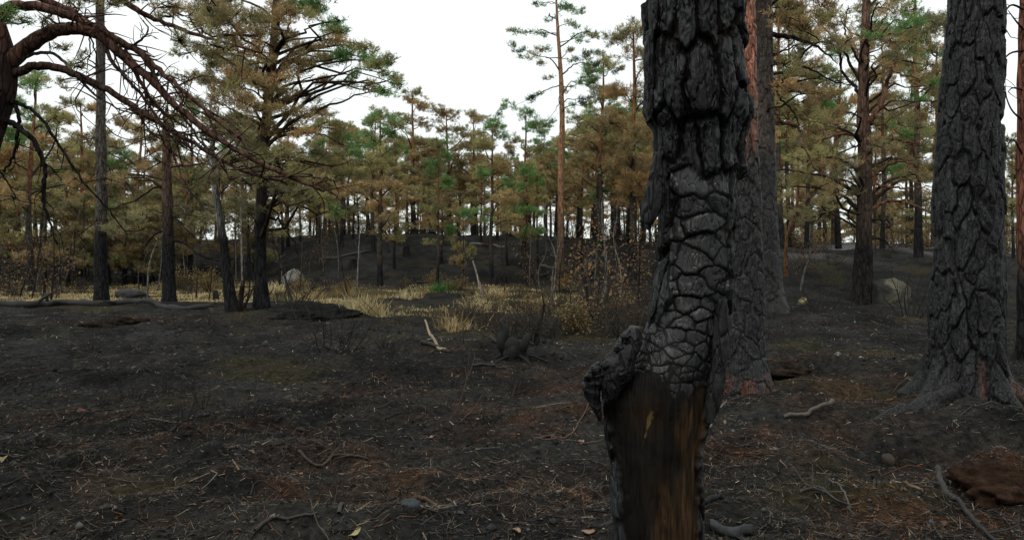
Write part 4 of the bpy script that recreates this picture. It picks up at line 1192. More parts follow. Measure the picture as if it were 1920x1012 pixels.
# the tall slender orange pine with open crown
def tall_pine():
    base = gp(1050, 522); D = base[1]
    t = Pine('tall_pine', 'tall straight orange-barked pine with sparse green tufts against the sky', base, seed=83)
    t.trunk([(0, 0, -.2)]+pxpts(base, [(1051, 430), (1052, 300), (1054, 220), (1051, 130), (1046, 60), (1043, 0), (1040, -45)], D), [.23, .18, .165, .15, .13, .105, .08, .05, .02], 0.8, 3.0, sides=12, n=44, mid=(.15, .10, .07), orange=(.30, .165, .095))
    rb = (.10, .07, .055)
    G = [GREEN, GREEN, (0.045, .095, .055), OLIVE]
    for l, r in (([(1052, 160), (1025, 168), (1000, 182), (965, 198)], .035), ([(1054, 140), (1075, 122), (1095, 118), (1120, 128)], .045), ([(1053, 165), (1080, 160), (1105, 155)], .03), ([(1049, 108), (1020, 108), (980, 92)], .03),
                 ([(1047, 62), (1015, 62), (970, 60)], .028), ([(1048, 80), (1080, 72), (1110, 65)], .028), ([(1050, 170), (1045, 200), (1025, 228)], .025), ([(1045, 25), (1065, 15), (1095, 22)], .022), ([(1044, 8), (1020, 5), (1005, 8)], .02)):
        t.limb(pxpts(base, [(a, b, D+i*t.rng.uniform(-.3, .3)) for i, (a, b) in enumerate(l)]), r, .008, rb, 6, 16, twigs=5, tl=.6, wig=.02)
    px_pads(t, [(960, 198, 16, G), (985, 188, 16, G), (940, 208, 12, G), (1010, 175, 10, G), (975, 92, 17, G), (1000, 100, 15, G), (1025, 90, 12, G), (985, 108, 13, G), (1010, 65, 12, G), (970, 62, 14, G), (990, 60, 10, G), (1030, 35, 12, G),
                (1085, 72, 14, G), (1105, 60, 16, G), (1120, 68, 10, G), (1070, 45, 14, G), (1060, 15, 18, G), (1090, 20, 14, G), (1015, 5, 14, G), (1040, -20, 24, G), (1110, 95, 16, G), (1095, 108, 14, G), (1120, 130, 14, G), (1075, 105, 13, G),
                (1090, 155, 14, G), (1110, 150, 12, G), (1065, 165, 10, G), (1020, 120, 12, G), (1030, 142, 12, G), (1005, 228, 16, G), (1025, 235, 16, G), (1075, 195, 14, G), (1100, 190, 16, G), (1070, 90, 12, G)], D, 1.4, 2, dens=.75, join=.25, length=.15, width=.022, rs=1.1)
    t.done()
tall_pine()

# the stands that read as many alike trees
MARKS = [(-400, 'off the left edge limbs'), (0, 'left of the slim pine'), (185, 'between slim pine and broken-topped pine'), (315, 'between broken-topped pine and leaning birch'), (420, 'between leaning birch and spreading pine'),
         (490, 'just right of the spreading pine'), (610, 'left of the slope-foot pines'), (715, 'left of the slender green pine'), (820, 'right of the slender green pine'), (925, 'left of the tall orange pine'), (1050, 'right of the tall orange pine'),
         (1130, 'beside the charred trunk'), (1300, 'hidden by the charred trunk'), (1410, 'right of the dark scaly pine'), (1520, 'left of the forked pine'), (1615, 'right of the forked pine'), (1700, 'left of the thick plated pine'), (1830, 'right of the thick plated pine')]
def mark(px):
    return [m for x, m in MARKS if x <= px][-1]
LOOK = {'olive': 'olive', 'brown': 'brown-crowned', 'mixed': 'green and brown', 'pole': 'long bare-poled', 'young': 'low bushy', 'green': 'green'}
def stand(n, xr, dr, tops, kinds, where, group, seed, tint=(.8, 1.15), avoid=None, wide=(.8, 1.15), sep=1.3, jit=22):
    rng = np.random.default_rng(seed)
    placed = []
    tries = 0
    while len(placed) < n and tries < n*40:
        tries += 1
        px = rng.uniform(*xr); d = rng.uniform(*dr)
        b = gd(px, d)
        if avoid and avoid(px, d): continue
        if any(np.hypot(b[0]-q[0], b[1]-q[1]) < sep for q in placed): continue
        placed.append(b)
        ty = np.interp(px, [t[0] for t in tops], [t[1] for t in tops])+rng.normal(0, jit)
        h = max(2.0, top_h(ty, d, b[2]))
        k = kinds[rng.integers(len(kinds))]
        row = 'front' if d < dr[0]+.4*(dr[1]-dr[0]) else 'back'
        plant(k, int(rng.integers(3)), b, h, rng.uniform(0, 6.28), '%s pine %s, %s %s' % (LOOK[k], mark(px), row, where), group, rng.uniform(*tint), rng.uniform(*wide))
stand(44, (-160, 640), (42, 72), [(-160, 240), (0, 270), (200, 285), (420, 270), (640, 255)], ['olive', 'brown', 'mixed', 'pole', 'mixed', 'brown'], 'of the hillside', 'far left hillside pines', 901)
stand(26, (-160, 660), (72, 95), [(-160, 320), (300, 330), (640, 320)], ['olive', 'brown'], 'beyond the crest', 'pines beyond the left crest', 911, tint=(.9, 1.3), wide=(1.1, 1.5))
stand(28, (640, 1000), (52, 80), [(640, 265), (800, 290), (900, 300), (1000, 270)], ['pole', 'mixed', 'mixed', 'pole'], 'of the ridge', 'central ridge pines', 902, wide=(.9, 1.3))
stand(6, (640, 1010), (40, 52), [(640, 300), (1000, 320)], ['mixed', 'olive', 'green'], 'of the slope', 'slope pines', 912, wide=(.8, 1.2), avoid=lambda px, d: abs(px-770) < 25 or abs(px-870) < 18)
stand(28, (990, 1250), (48, 82), [(1000, 280), (1100, 250), (1250, 190)], ['pole', 'mixed', 'pole', 'brown', 'mixed'], 'of the rise', 'pines behind the tall pine', 903, wide=(.9, 1.25))
stand(24, (1400, 1960), (38, 82), [(1400, 210), (1600, 220), (1760, 260), (1960, 320)], ['pole', 'mixed', 'mixed', 'olive', 'pole'], 'of the plateau', 'right plateau pines', 904)
stand(20, (-120, 500), (38, 52), [(-120, 350), (0, 360), (200, 380), (480, 390)], ['young'], 'of the thicket', 'left thicket of young pines', 905, tint=(.6, .95), wide=(.9, 1.5))
stand(6, (480, 1010), (52, 62), [(480, 340), (700, 350), (1000, 375)], ['young', 'olive', 'young'], 'low on the ridge', 'low pines on the ridge', 906, tint=(.75, 1.1), wide=(.9, 1.4))
stand(18, (1420, 1960), (40, 72), [(1420, 385), (1960, 395)], ['young'], 'low on the plateau', 'low pines on the plateau', 907, tint=(.85, 1.25), wide=(.9, 1.5))
stand(30, (1400, 1980), (85, 120), [(1400, 395), (1700, 400), (1980, 410)], ['young', 'olive'], 'at the far end', 'far plateau pines', 908, tint=[.9, 1.3], wide=(1.0, 1.6), sep=2.0)

stand(26, (640, 1260), (84, 112), [(640, 345), (1000, 335), (1260, 330)], ['olive', 'brown', 'mixed'], 'beyond the ridge', 'pines beyond the ridge', 913, tint=(1.0, 1.35), wide=(1.0, 1.5), sep=2.0)
stand(14, (1245, 1420), (32, 80), [(1245, 120), (1420, 140)], ['pole', 'mixed', 'brown'], 'of the stand', 'pines behind the charred trunk', 916)
# unseen pines carry the wood on round the viewpoint, added to darken the foreground
rng = np.random.default_rng(915)
for i in range(16):
    a = math.radians(75+210*(i+.5)/16); r = rng.uniform(7, 15)
    x_, y_ = r*math.sin(a), r*math.cos(a)
    plant(['olive', 'brown', 'mixed'][i % 3], i, (x_, y_, float(H(x_, y_))), rng.uniform(9, 13), rng.uniform(0, 6.28), 'unseen scorched pine round the viewpoint, added to shade the foreground', 'added shade pines around the viewpoint', 1.0, 1.2)

# ------------------------------------------------------------------ saplings and bushes
def ground_z(x, y): return H(x, y)+Hfine(np.asarray(x, float), np.asarray(y, float))

def leaves(mb, pos, rng, size, col):
    n = len(pos)
    a = rng.normal(0, 1, (n, 3)); a /= np.linalg.norm(a, axis=1)[:, None]
    b = np.cross(a, rng.normal(0, 1, (n, 3))); b /= np.linalg.norm(b, axis=1)[:, None]+1e-9
    s = size*rng.uniform(.6, 1.3, (n, 1))
    V = np.stack([pos-a*s, pos+b*s*.55, pos+a*s, pos-b*s*.55], 1).reshape(-1, 3)
    c = np.broadcast_to(col, (n, 3))*rng.uniform(.6, 1.4, (n, 1))
    mb.add(V, [np.arange(4*n).reshape(-1, 4)], np.repeat(c, 4, 0))

def bush_meshes(seed, h, R, nstem, nleaf, cols, lsize=.03, stemc=(.03, .024, .02), r=.007, leaf_lo=.3, fork=3):
    rng = np.random.default_rng(seed)
    st, lf = MB(), MB()
    pts = []
    for i in range(nstem):
        a = rng.uniform(0, 6.28); q = R*rng.uniform(0, 1)**.6
        p0 = np.array([math.cos(a)*q*.25, math.sin(a)*q*.25, -.04])
        p2 = np.array([math.cos(a)*q, math.sin(a)*q, h*rng.uniform(.35, 1.1)*(1-.25*q/R)])
        p1 = (p0+p2)/2+rng.normal(0, .08*h, 3)
        p = smooth_path(np.array([p0, p1, p2]), 7)
        c = np.array(stemc)*rng.uniform(.6, 1.6)
        tube(st, p, np.linspace(r, r*.35, 7)*rng.uniform(.7, 1.4), 4, c, cap=False)
        pts.append(p[int(7*leaf_lo):])
        for k in range(fork):
            j = rng.integers(2, 6)
            e = p[j]+rng.normal(0, .16*h, 3)*np.array([1, 1, .6])+np.array([0, 0, .14*h])
            m = (p[j]+e)/2+rng.normal(0, .03*h, 3)
            tube(st, [p[j], m, e], [r*.55, r*.45, r*.25], 3, c, cap=False)
            pts.append(np.stack([m, e]))
    pts = np.concatenate(pts)
    if nleaf:
        pos = pts[rng.integers(0, len(pts), nleaf)]+rng.normal(0, .05*h+.02, (nleaf, 3))
        cs = np.array(cols)[rng.integers(0, len(cols), nleaf)]
        leaves(lf, pos, rng, lsize, cs)
    return st.mesh('stems', True), (lf.mesh('leaves', False) if nleaf else None)

YEL, ORG, PNK, GRY = (.23, .165, .062), (.23, .12, .05), (.23, .125, .085), (.06, .05, .04)
BUSH = {
    'heath': [bush_meshes(700+i, .55, .6, 34, 300, [(.075, .055, .030), (.10, .07, .032), (.06, .045, .03), (.05, .042, .03)], .022) for i in range(4)],
    'yellow': [bush_meshes(710+i, .95, .7, 34, 900, [YEL, YEL, ORG, (.10, .09, .035)], .034) for i in range(3)],
    'rust': [bush_meshes(720+i, 1.7, .85, 14, 260, [ORG, PNK, YEL, (.09, .055, .03)], .036, r=.010, leaf_lo=.45) for i in range(3)],
    'bare': [bush_meshes(730+i, .95, .85, 11, 0, [GRY], .02, stemc=(.018, .016, .015), r=.010, fork=5) for i in range(3)],
    'stub': [bush_meshes(740+i, .30, .30, 16, 0, [GRY], .02, stemc=(.025, .021, .019), r=.005, fork=3) for i in range(3)],
}
def bush(kind, v, base, sc, label, group=None, tint=1.0, name=None, cat='bush', rot=None):
    st, lf = BUSH[kind][v % len(BUSH[kind])]
    root = thing(name or {'heath': 'heath_bush', 'yellow': 'blueberry_bush', 'rust': 'birch_sapling', 'bare': 'burnt_shrub', 'stub': 'burnt_shrub'}[kind], label, cat, base, group, RNG.uniform(0, 6.28) if rot is None else rot, sc)
    obj('stems', st, M_TWIG, root).color = (1, 1, 1, 1)
    if lf is not None:
        obj('leaves', lf, M_LEAF, root).color = (tint, tint, tint, 1)
    return root
def gz(b): b = np.array(b, float); b[2] = float(ground_z(b[0], b[1])); return b

SPOTS = [(598, 668, 'the charred leafless shrub'), (345, 780, 'the black forked twig'), (815, 645, 'the pale curved stick'), (968, 665, 'the burnt stump'), (625, 848, 'the dark branch at lower centre'), (150, 775, 'the reddish bark flake'),
         (870, 760, 'the pink-footed twig'), (530, 815, 'the crooked dark branch'), (1130, 578, 'the white-stemmed birch sapling'), (1110, 608, 'the black slanting sapling'), (898, 545, 'the leaning pale stick'), (1050, 522, 'the tall orange pine'),
         (1196, 575, 'the pinkish sapling'), (1060, 545, 'the yellow sapling'), (190, 566, 'the slim pine'), (318, 568, 'the broken-topped pine'), (438, 585, 'the leaning birch'), (490, 578, 'the spreading pine'), (712, 520, 'the left slope-foot pine'),
         (820, 520, 'the slender green pine'), (548, 530, 'the grey rounded rock'), (1466, 470, 'the dark pole pine'), (1615, 562, 'the forked pine'), (1722, 490, 'the straight orange-topped pine'), (1830, 480, 'the thick plated pine'), (922, 510, 'the bushy green-topped pine'),
         (1170, 590, 'the yellow low bush'), (60, 575, 'the fallen log end')]
def by(b):
    px, py = 960+b[0]/b[1]*FPX, HORIZON+(CAMZ-b[2])/b[1]*FPX
    q = min(SPOTS, key=lambda t: (t[0]-px)**2+4*(t[1]-py)**2)
    dx, dy = px-q[0], py-q[1]
    far_ = abs(dx)+2*abs(dy) > 70
    w = ('left of' if dx < 0 else 'right of') if abs(dx) > 2*abs(dy) else ('in front of' if dy > 0 else 'behind')
    return ('some way ' if far_ else 'close ')+w+' '+q[2]
def sized(s_, lo, hi): return 'small' if s_ < lo else ('large' if s_ > hi else 'mid-sized')
for px, py, kind, v, sc, label in [
    (340, 545, 'yellow', 0, 1.35, 'yellow-brown bush between the broken-topped pine and the leaning birch, left of two'),
    (388, 548, 'yellow', 1, 1.25, 'yellow-brown bush nearest the leaning birch, right of two'),
    (270, 530, 'rust', 0, .8, 'low reddish bush behind the slim pine'),
    (550, 572, 'bare', 0, 1.3, 'leafless bush in the dry grass right of the spreading pine'),
    (600, 500, 'rust', 1, 1.2, 'orange-leaved sapling beside the grey rock at the clearing'),
    (598, 668, 'bare', 1, .95, 'charred leafless shrub on the ash left of the pale curved stick'),
    (645, 660, 'bare', 2, .7, 'thin burnt shrub just right of the charred leafless shrub'),
    (720, 655, 'stub', 1, 1.3, 'sparse burnt twigs left of the pale curved stick'),
    (1110, 612, 'rust', 2, 1.15, 'brown-leaved sapling with black stem in the middle of the scrub'),
    (1060, 545, 'yellow', 2, 1.0, 'yellow sapling at the foot of the tall orange pine'),
    (1190, 560, 'rust', 0, 1.3, 'pinkish brown sapling next to the charred trunk'),
    (1000, 540, 'rust', 1, 1.0, 'rust-leaved sapling left of the tall orange pine'),
    (1170, 590, 'yellow', 0, .8, 'yellow low bush left of the charred trunk'),
    (1080, 625, 'yellow', 1, .75, 'yellow low bush below the brown-leaved sapling'),
    (955, 645, 'heath', 0, 1.0, 'grey heath clump at the burnt stub'),
    (1010, 640, 'bare', 0, .75, 'black bare shrub right of the burnt stub'),
    (1520, 520, 'rust', 2, .8, 'yellow-leaved sapling on the dark mound'),
    (1440, 640, 'bare', 1, .55, 'bare burnt twigs right of the red-barked pine'),
    (30, 555, 'rust', 1, 1.5, 'thin dull sapling at the left end of the fallen log'),
    (95, 560, 'rust', 2, 1.6, 'tall dull sapling behind the fallen log'),
    (1000, 590, 'yellow', 2, .8, 'yellow low bush in the scrub left of the brown-leaved sapling'),
    (1555, 610, 'stub', 1, 1.2, 'low burnt twigs in front of the forked pine'),
]:
    bush(kind, v, gz(gp(px, py)), sc, label)
rng = np.random.default_rng(77)
for i in range(42):
    px = rng.uniform(860, 1215) if i < 36 else rng.uniform(1230, 1400); py = rng.uniform(552, 632)
    b = gz(gp(px, py))
    k = rng.uniform(.6, 1.25)
    bush('heath', i, b, k, sized(k, .8, 1.05)+' brown heath clump '+by(b), 'heath clumps in the scrub', rng.uniform(.7, 1.3))
for i in range(26):
    px = rng.uniform(-60, 480); py = rng.uniform(500, 556)
    b = gz(gp(px, py)); k = rng.uniform(.8, 1.5)
    bush('heath', i, b, k, sized(k, 1.0, 1.3)+' brown heath clump '+by(b), 'heath clumps at left', rng.uniform(.8, 1.4))
for i in range(16):
    px = rng.uniform(500, 880); py = rng.uniform(535, 560)
    b = gz(gp(px, py)); k = rng.uniform(.5, .9)
    bush(['heath', 'yellow'][i % 3 == 0], i, b, k, sized(k, .63, .77)+' dry bush, clearing rim, '+by(b), 'low bushes on the clearing rim', rng.uniform(.8, 1.3), name='dry_bush')
for i in range(40):
    px = rng.uniform(1430, 1900); d = rng.uniform(31, 46)
    b = gz(gd(px, d)); k = rng.uniform(.8, 1.4)
    bush(['yellow', 'rust', 'heath'][i % 3], i, b, k, sized(k, 1.0, 1.2)+[' yellow', ' rusty', ' brown'][i % 3]+' bush on the plateau '+by(b), 'low bushes on the right plateau', rng.uniform(.9, 1.5), name='dry_bush')
for i in range(26):
    px = rng.uniform(60, 1080); py = 600+200*rng.uniform(0, 1)**1.6
    b = gz(gp(px, py)); k = rng.uniform(.5, 1.1)
    bush('stub', i, b, k, sized(k, .7, .9)+' tuft of burnt twigs '+by(b), 'burnt twig tufts on the ash')

# thin pale stems
def stem(name, label, pts, r0, r1, col, cat='tree', twigs=4, tl=.5, part='trunk', leafy=None, group=None):
    base = np.array(pts[0], float)
    t = Pine(name, label, base, group, seed=int(abs(base[0]*100)) % 997, cat=cat)
    t.limb([np.array(p)-base for p in pts], r0, r1, col, 7, 20, name=part, twigs=twigs, tl=tl)
    if leafy:
        k, size, cols = leafy
        m = MB(); pp = smooth_path(np.array([np.array(p)-base for p in pts]), 20)[9:]
        pos = pp[t.rng.integers(0, len(pp), k)]+t.rng.normal(0, .32, (k, 3))
        leaves(m, pos, t.rng, size, np.array(cols)[t.rng.integers(0, len(cols), k)])
        m.obj('leaves', M_LEAF, t.root, smooth=False)
    return t.root
def up(px, py, tops, d=None):
    b = gz(gp(px, py)); D = b[1] if d is None else d
    return [b-np.array([0, 0, .08])]+[P(a, c, D) for a, c in tops]
W_ = (.24, .235, .22); DK = (.022, .019, .017)
stem('young_birch', 'thin pale birch stem right of the leaning birch', up(455, 545, [(453, 470), (452, 400), (450, 320), (449, 250)]), .055, .02, (.16, .145, .13), twigs=6)
stem('young_birch', 'second thin grey stem between leaning birch and spreading pine', up(443, 540, [(442, 450), (444, 360), (440, 300)]), .035, .015, (.10, .085, .075), twigs=5)
stem('birch_sapling', 'white-stemmed birch sapling with black foot in the scrub', up(1130, 578, [(1134, 540), (1137, 490), (1130, 430), (1128, 380)]), .085, .02, (.13, .125, .115), twigs=8, tl=.7, leafy=(200, .042, [ORG, YEL, PNK, (.10, .09, .04)]))
stem('birch_sapling', 'black slanting sapling stem left of the white-stemmed birch sapling', up(1112, 605, [(1105, 570), (1097, 530), (1090, 480), (1095, 420)]), .05, .014, DK, twigs=8, tl=.6, leafy=(170, .042, [ORG, YEL, PNK]))
stem('birch_sapling', 'leafy pinkish sapling touching the charred trunk outline', up(1196, 575, [(1198, 520), (1200, 470), (1196, 410)]), .05, .015, DK, twigs=8, tl=.6, leafy=(240, .042, [PNK, PNK, ORG]))
stem('birch_sapling', 'bent dark sapling with rusty leaves on the slope left of the tall pine', up(988, 535, [(985, 500), (978, 470), (984, 440), (992, 410)]), .05, .014, DK, twigs=7, tl=.6, leafy=(150, .045, [ORG, YEL]))
stem('bare_sapling', 'thin grey stem on the slope left of the tall pine', up(993, 535, [(993, 500), (995, 460), (994, 430)]), .028, .012, (.14, .13, .12), twigs=4)
stem('leaning_snag', 'pale bare stick leaning in the dry grass of the clearing', up(905, 556, [(898, 530), (890, 500), (886, 488)]), .06, .03, (.26, .23, .19), cat='dead stick', twigs=0, part='stick')
stem('orange_snag', 'curved orange bare stem behind the dark mound at right', up(1474, 520, [(1474, 460), (1482, 420), (1494, 385), (1497, 340), (1496, 300)]), .07, .03, (.13, .066, .036), twigs=3)
stem('pale_sapling', 'thin whitish forked sapling on the mound left of the forked pine', up(1500, 545, [(1508, 510), (1518, 480), (1520, 440), (1523, 400)]), .036, .012, (.11, .108, .10), twigs=7)
stem('dark_sapling', 'black crooked sapling in the ash right of the pale curved stick', up(1004, 650, [(1006, 625), (1014, 600), (1020, 575), (1016, 548)]), .035, .010, DK, twigs=5, tl=.3)
stem('bare_sapling', 'pale slanting stem among the far left bushes', up(125, 520, [(132, 470), (140, 430), (150, 395)], 40), .04, .015, (.13, .12, .10), twigs=3)
stem('bare_sapling', 'short pale stem right of the pale slanting stem', up(160, 520, [(161, 470), (164, 425), (165, 415)], 41), .04, .02, (.15, .14, .12), twigs=2)
for q, (px, py, tx, ty) in enumerate([(60, 560, 85, 330), (35, 560, 70, 420), (95, 565, 100, 400)]):
    stem('burnt_sapling', ['leaning burnt sapling at the far left, longest', 'short burnt sapling at the far left edge', 'upright burnt sapling behind the fallen log'][q], up(px, py, [(px*.6+tx*.4+4, py*.6+ty*.4), (tx, ty)]), .035, .01, (.03, .025, .02), twigs=6, tl=.6)

# ------------------------------------------------------------------ boulders and stones
def rock(name, label, base, size, seed, col, dark=None, cat='boulder', sub=32, sq=0.92, amp=1.0, mat=None):
    th, ph = np.meshgrid(np.linspace(.0, math.pi, sub), np.linspace(0, 2*math.pi, sub*2, endpoint=False), indexing='ij')
    x, y, z = np.sin(th)*np.cos(ph), np.sin(th)*np.sin(ph), np.cos(th)
    q = np.stack([x, y, z], -1).reshape(-1, 3)
    q = np.sign(q)*np.abs(q)**sq
    r = 1+.30*amp*fbm(q[:, 0]*1.3, q[:, 1]*1.3, q[:, 2]*1.3, seed, 3)+.06*amp*amp*fbm(q[:, 0]*5, q[:, 1]*5, q[:, 2]*5, seed+2, 4)
    V = q*r[:, None]*np.array(size)
    c = np.broadcast_to(np.array(col), (len(V), 3))*(1+.9*fbm(V[:, 0]*4, V[:, 1]*4, V[:, 2]*4, seed+5, 4))[:, None].clip(.3, 2)
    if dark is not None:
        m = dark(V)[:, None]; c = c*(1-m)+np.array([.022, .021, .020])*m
    o = obj(name, make_mesh(name, V, [sheet(sub*2, sub)], c), mat or M_STONE)
    o.location = base
    return tag(o, label, cat)
b = gz(gp(1676, 572))
rock('boulder', 'pale rounded boulder with soot-black shoulder beside the forked pine', b+np.array([0.05, .45, .22]), (.60, .48, .52), 4, (.092, .086, .060),
     dark=lambda V: np.clip(sst(-V[:, 0]+.25*V[:, 2]+.35*fbm(V[:, 0]*3, V[:, 1]*3, V[:, 2]*3, 9, 3), .18, .36)+.8*np.exp(-(((V[:, 0]-.22)/.18)**2+((V[:, 2]-.08)/.10)**2)), 0, 1))
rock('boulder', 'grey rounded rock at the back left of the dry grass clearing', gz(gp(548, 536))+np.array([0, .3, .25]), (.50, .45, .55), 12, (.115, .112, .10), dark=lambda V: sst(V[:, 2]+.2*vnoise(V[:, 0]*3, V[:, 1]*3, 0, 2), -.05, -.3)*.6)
rock('stone', 'small yellow stone on the dark ground left of the forked pine', gz(gp(1505, 572))+np.array([0, 0, .06]), (.12, .11, .11), 16, (.20, .16, .085), cat='stone', sub=18)
rock('stone', 'smooth bluish black stone on the ash, bottom centre', gz(gp(771, 955))+np.array([0, 0, .012]), (.055, .05, .030), 18, (.030, .034, .038), cat='stone', sub=18)
rock('stone', 'dark round stone in the burnt hollow below the thick plated pine', gz(gp(1665, 860))+np.array([0, 0, .02]), (.05, .05, .05), 22, (.05, .038, .03), cat='stone', sub=16)
rock('boulder', 'low dark rock behind the slim pine at the log', gz(gp(240, 562))+np.array([0, .2, .1]), (.6, .4, .28), 24, (.026, .026, .025))

rock('soil_bank', 'torn bank of reddish soil and rotten roots at the lower right edge', gz(gp(1902, 918))+np.array([.1, .12, -.06]), (.40, .30, .15), 31, (.036, .021, .0145), cat='soil bank', sub=44, amp=2.2, mat=M_GROUND)
rock('soil_bank', 'brown burnt hummock right of the red-barked pine', gz(gp(1500, 690))+np.array([0, .1, -.09]), (.50, .34, .17), 43, (.022, .0165, .0125), cat='soil bank', sub=40, amp=2.2, mat=M_GROUND)
rock('soil_bank', 'dark overturned hummock on the ash below the slim pine', gz(gp(225, 606))+np.array([0, .1, -.12]), (.65, .42, .22), 47, (.020, .0155, .013), cat='soil bank', sub=36, amp=2.0, mat=M_GROUND)
rock('soil_bank', 'black hummock on the plateau edge before the clearing', gz(gp(600, 592))+np.array([0, .1, -.12]), (.8, .5, .22), 49, (.013, .013, .0125), cat='soil bank', sub=36, amp=2.0, mat=M_GROUND)

# ------------------------------------------------------------------ logs and sticks on the ground
def stick(name, label, pxs, r0, r1, col, cat='stick', lift=.01, sides=8, rough=.15, twigs=0, tl=.2, group=None, rise=None):
    pts = np.array([gp(a, b) for a, b in pxs])
    p = smooth_path(pts, max(14, 6*len(pxs)))
    k = len(p); rr = np.linspace(r0, r1, k)
    p[:, 2] = ground_z(p[:, 0], p[:, 1])+rr*.6+lift
    if rise is not None: p[:, 2] += np.interp(np.linspace(0, 1, k), np.linspace(0, 1, len(rise)), rise)
    base = p[0].copy()
    m = MB(); sd = int(abs(base[0]*37+base[1]*91)) % 9973
    rg = np.random.default_rng(sd)
    c = np.array(col)[None, :]*(1+.3*fbm(np.arange(k)/4., sd, 0, 3, 2))[:, None]
    tube(m, p-base, rr, sides, c, rough=rough, seed=sd)
    for i in range(twigs):
        j = rg.integers(2, k-1); d = rg.normal(0, 1, 3); d[2] = abs(d[2])*.5; d /= np.linalg.norm(d)
        a = p[j]-base; e = a+d*tl*rg.uniform(.5, 1.2)
        tube(m, smooth_path(np.array([a, (a+e)/2+rg.normal(0, .1*tl, 3), e]), 6), np.linspace(r1*.8, r1*.3, 6), 5, col)
    o = m.obj(name, M_TWIG); o.location = base; o.color = (1, 1, 1, 1)
    return tag(o, label, cat, group)
stick('fallen_log', 'long dark fallen log lying along the plateau edge at left', [(-60, 578), (0, 574), (60, 577), (110, 570), (170, 574), (240, 572), (290, 575), (340, 580), (400, 578)], .10, .07, (.022, .021, .020), 'log', sides=12, rough=.3, twigs=4, tl=.5)
stick('fallen_stick', 'pale grey stick lying in the grass behind the slim pine', [(215, 519), (245, 517), (292, 521)], .05, .03, (.22, .20, .17), lift=.2)
stick('fallen_stick', 'pale barkless curved stick on the ash right of the centre', [(838, 654), (820, 650), (806, 640), (797, 632)], .032, .016, (.23, .185, .125), rise=[0, 0, .06, .26])
stick('fallen_stick', 'dark stick crossing under the pale curved stick', [(790, 650), (815, 650), (845, 658)], .035, .025, (.03, .026, .022), sides=7)
stick('fallen_stick', 'tan broken stick on the ash left of the thick plated pine', [(1470, 794), (1505, 788), (1540, 779), (1562, 776)], .014, .02, (.085, .075, .06), rise=[0, .02, .04, .06])
stick('fallen_branch', 'long black curved branch at the lower right edge', [(1758, 888), (1768, 915), (1790, 945), (1815, 975), (1850, 1000), (1890, 1012)], .018, .010, (.035, .034, .034), rise=[.08, .04, .02, .02, .02, 0], twigs=2)
stick('fallen_stick', 'pale split stick in front of the burnt hollow at right', [(1696, 926), (1712, 930), (1730, 936)], .009, .006, (.15, .11, .065), rise=[.03, .02, .01])
stick('charred_log', 'stubby charred log at the bottom edge right of the charred trunk', [(1330, 998), (1370, 1002), (1412, 1010)], .026, .03, (.035, .036, .038), 'log', sides=12, rough=.3)
stick('charred_log', 'flat charred chunk just right of the charred trunk foot', [(1318, 960), (1335, 955), (1352, 950)], .018, .014, (.016, .016, .017), 'log', rough=.3)
stick('fallen_branch', 'dark thin branch running across the ash at lower centre', [(560, 848), (600, 858), (625, 845), (655, 840), (690, 842)], .012, .008, (.045, .036, .028), twigs=3)
stick('fallen_branch', 'crooked dark branch at lower centre left', [(480, 820), (510, 815), (545, 812), (578, 804)], .010, .006, (.04, .036, .033), twigs=2)
stick('fallen_branch', 'thin dark branch at the bottom left of centre', [(478, 1005), (510, 985), (545, 978), (590, 970)], .010, .006, (.05, .046, .04))
stick('fallen_branch', 'dark slanting branch at the bottom centre', [(635, 970), (655, 955), (678, 945)], .012, .008, (.04, .034, .028))
stick('fallen_stick', 'rust coloured stick beside the bluish black stone', [(775, 936), (795, 938), (820, 942)], .014, .009, (.085, .05, .03))
stick('fallen_branch', 'black branch on the ash at the left, ending in a curl', [(100, 782), (112, 788), (135, 790), (160, 782), (190, 780), (255, 778)], .009, .006, (.02, .019, .018), twigs=2, rise=[.05, 0, .01, .02, .03, .06])
stick('fallen_branch', 'knotted burnt branch in the middle distance right of centre', [(920, 640), (945, 655), (975, 640), (1000, 655)], .03, .02, (.022, .02, .018), twigs=4, tl=.4)
stick('fallen_branch', 'black bough lying across the ash at the scrub edge', [(885, 690), (920, 690), (950, 695)], .02, .012, (.03, .027, .025), twigs=2)
stick('fallen_branch', 'thin bent branch left of the charred trunk', [(1000, 830), (1040, 822), (1070, 812), (1115, 760)], .010, .005, (.09, .045, .035), twigs=3, tl=.25)
stick('fallen_branch', 'thin pale branch just left of the charred trunk foot', [(1000, 835), (1040, 828), (1085, 824), (1130, 824)], .008, .005, (.07, .065, .058))
stick('fallen_branch', 'low twiggy branch at the right, before the hollow', [(1500, 935), (1535, 925), (1560, 945), (1600, 965)], .008, .005, (.06, .055, .05), twigs=4, tl=.25)
stick('fallen_branch', 'pair of thin grey twigs lying at lower right', [(1555, 915), (1580, 940), (1595, 965)], .007, .005, (.08, .075, .068), twigs=2)
stick('fallen_branch', 'pale crooked twig right of the hanging bark', [(1322, 815), (1335, 805), (1340, 790), (1362, 778)], .008, .005, (.13, .12, .11), rise=[0, .03, .04, .06])

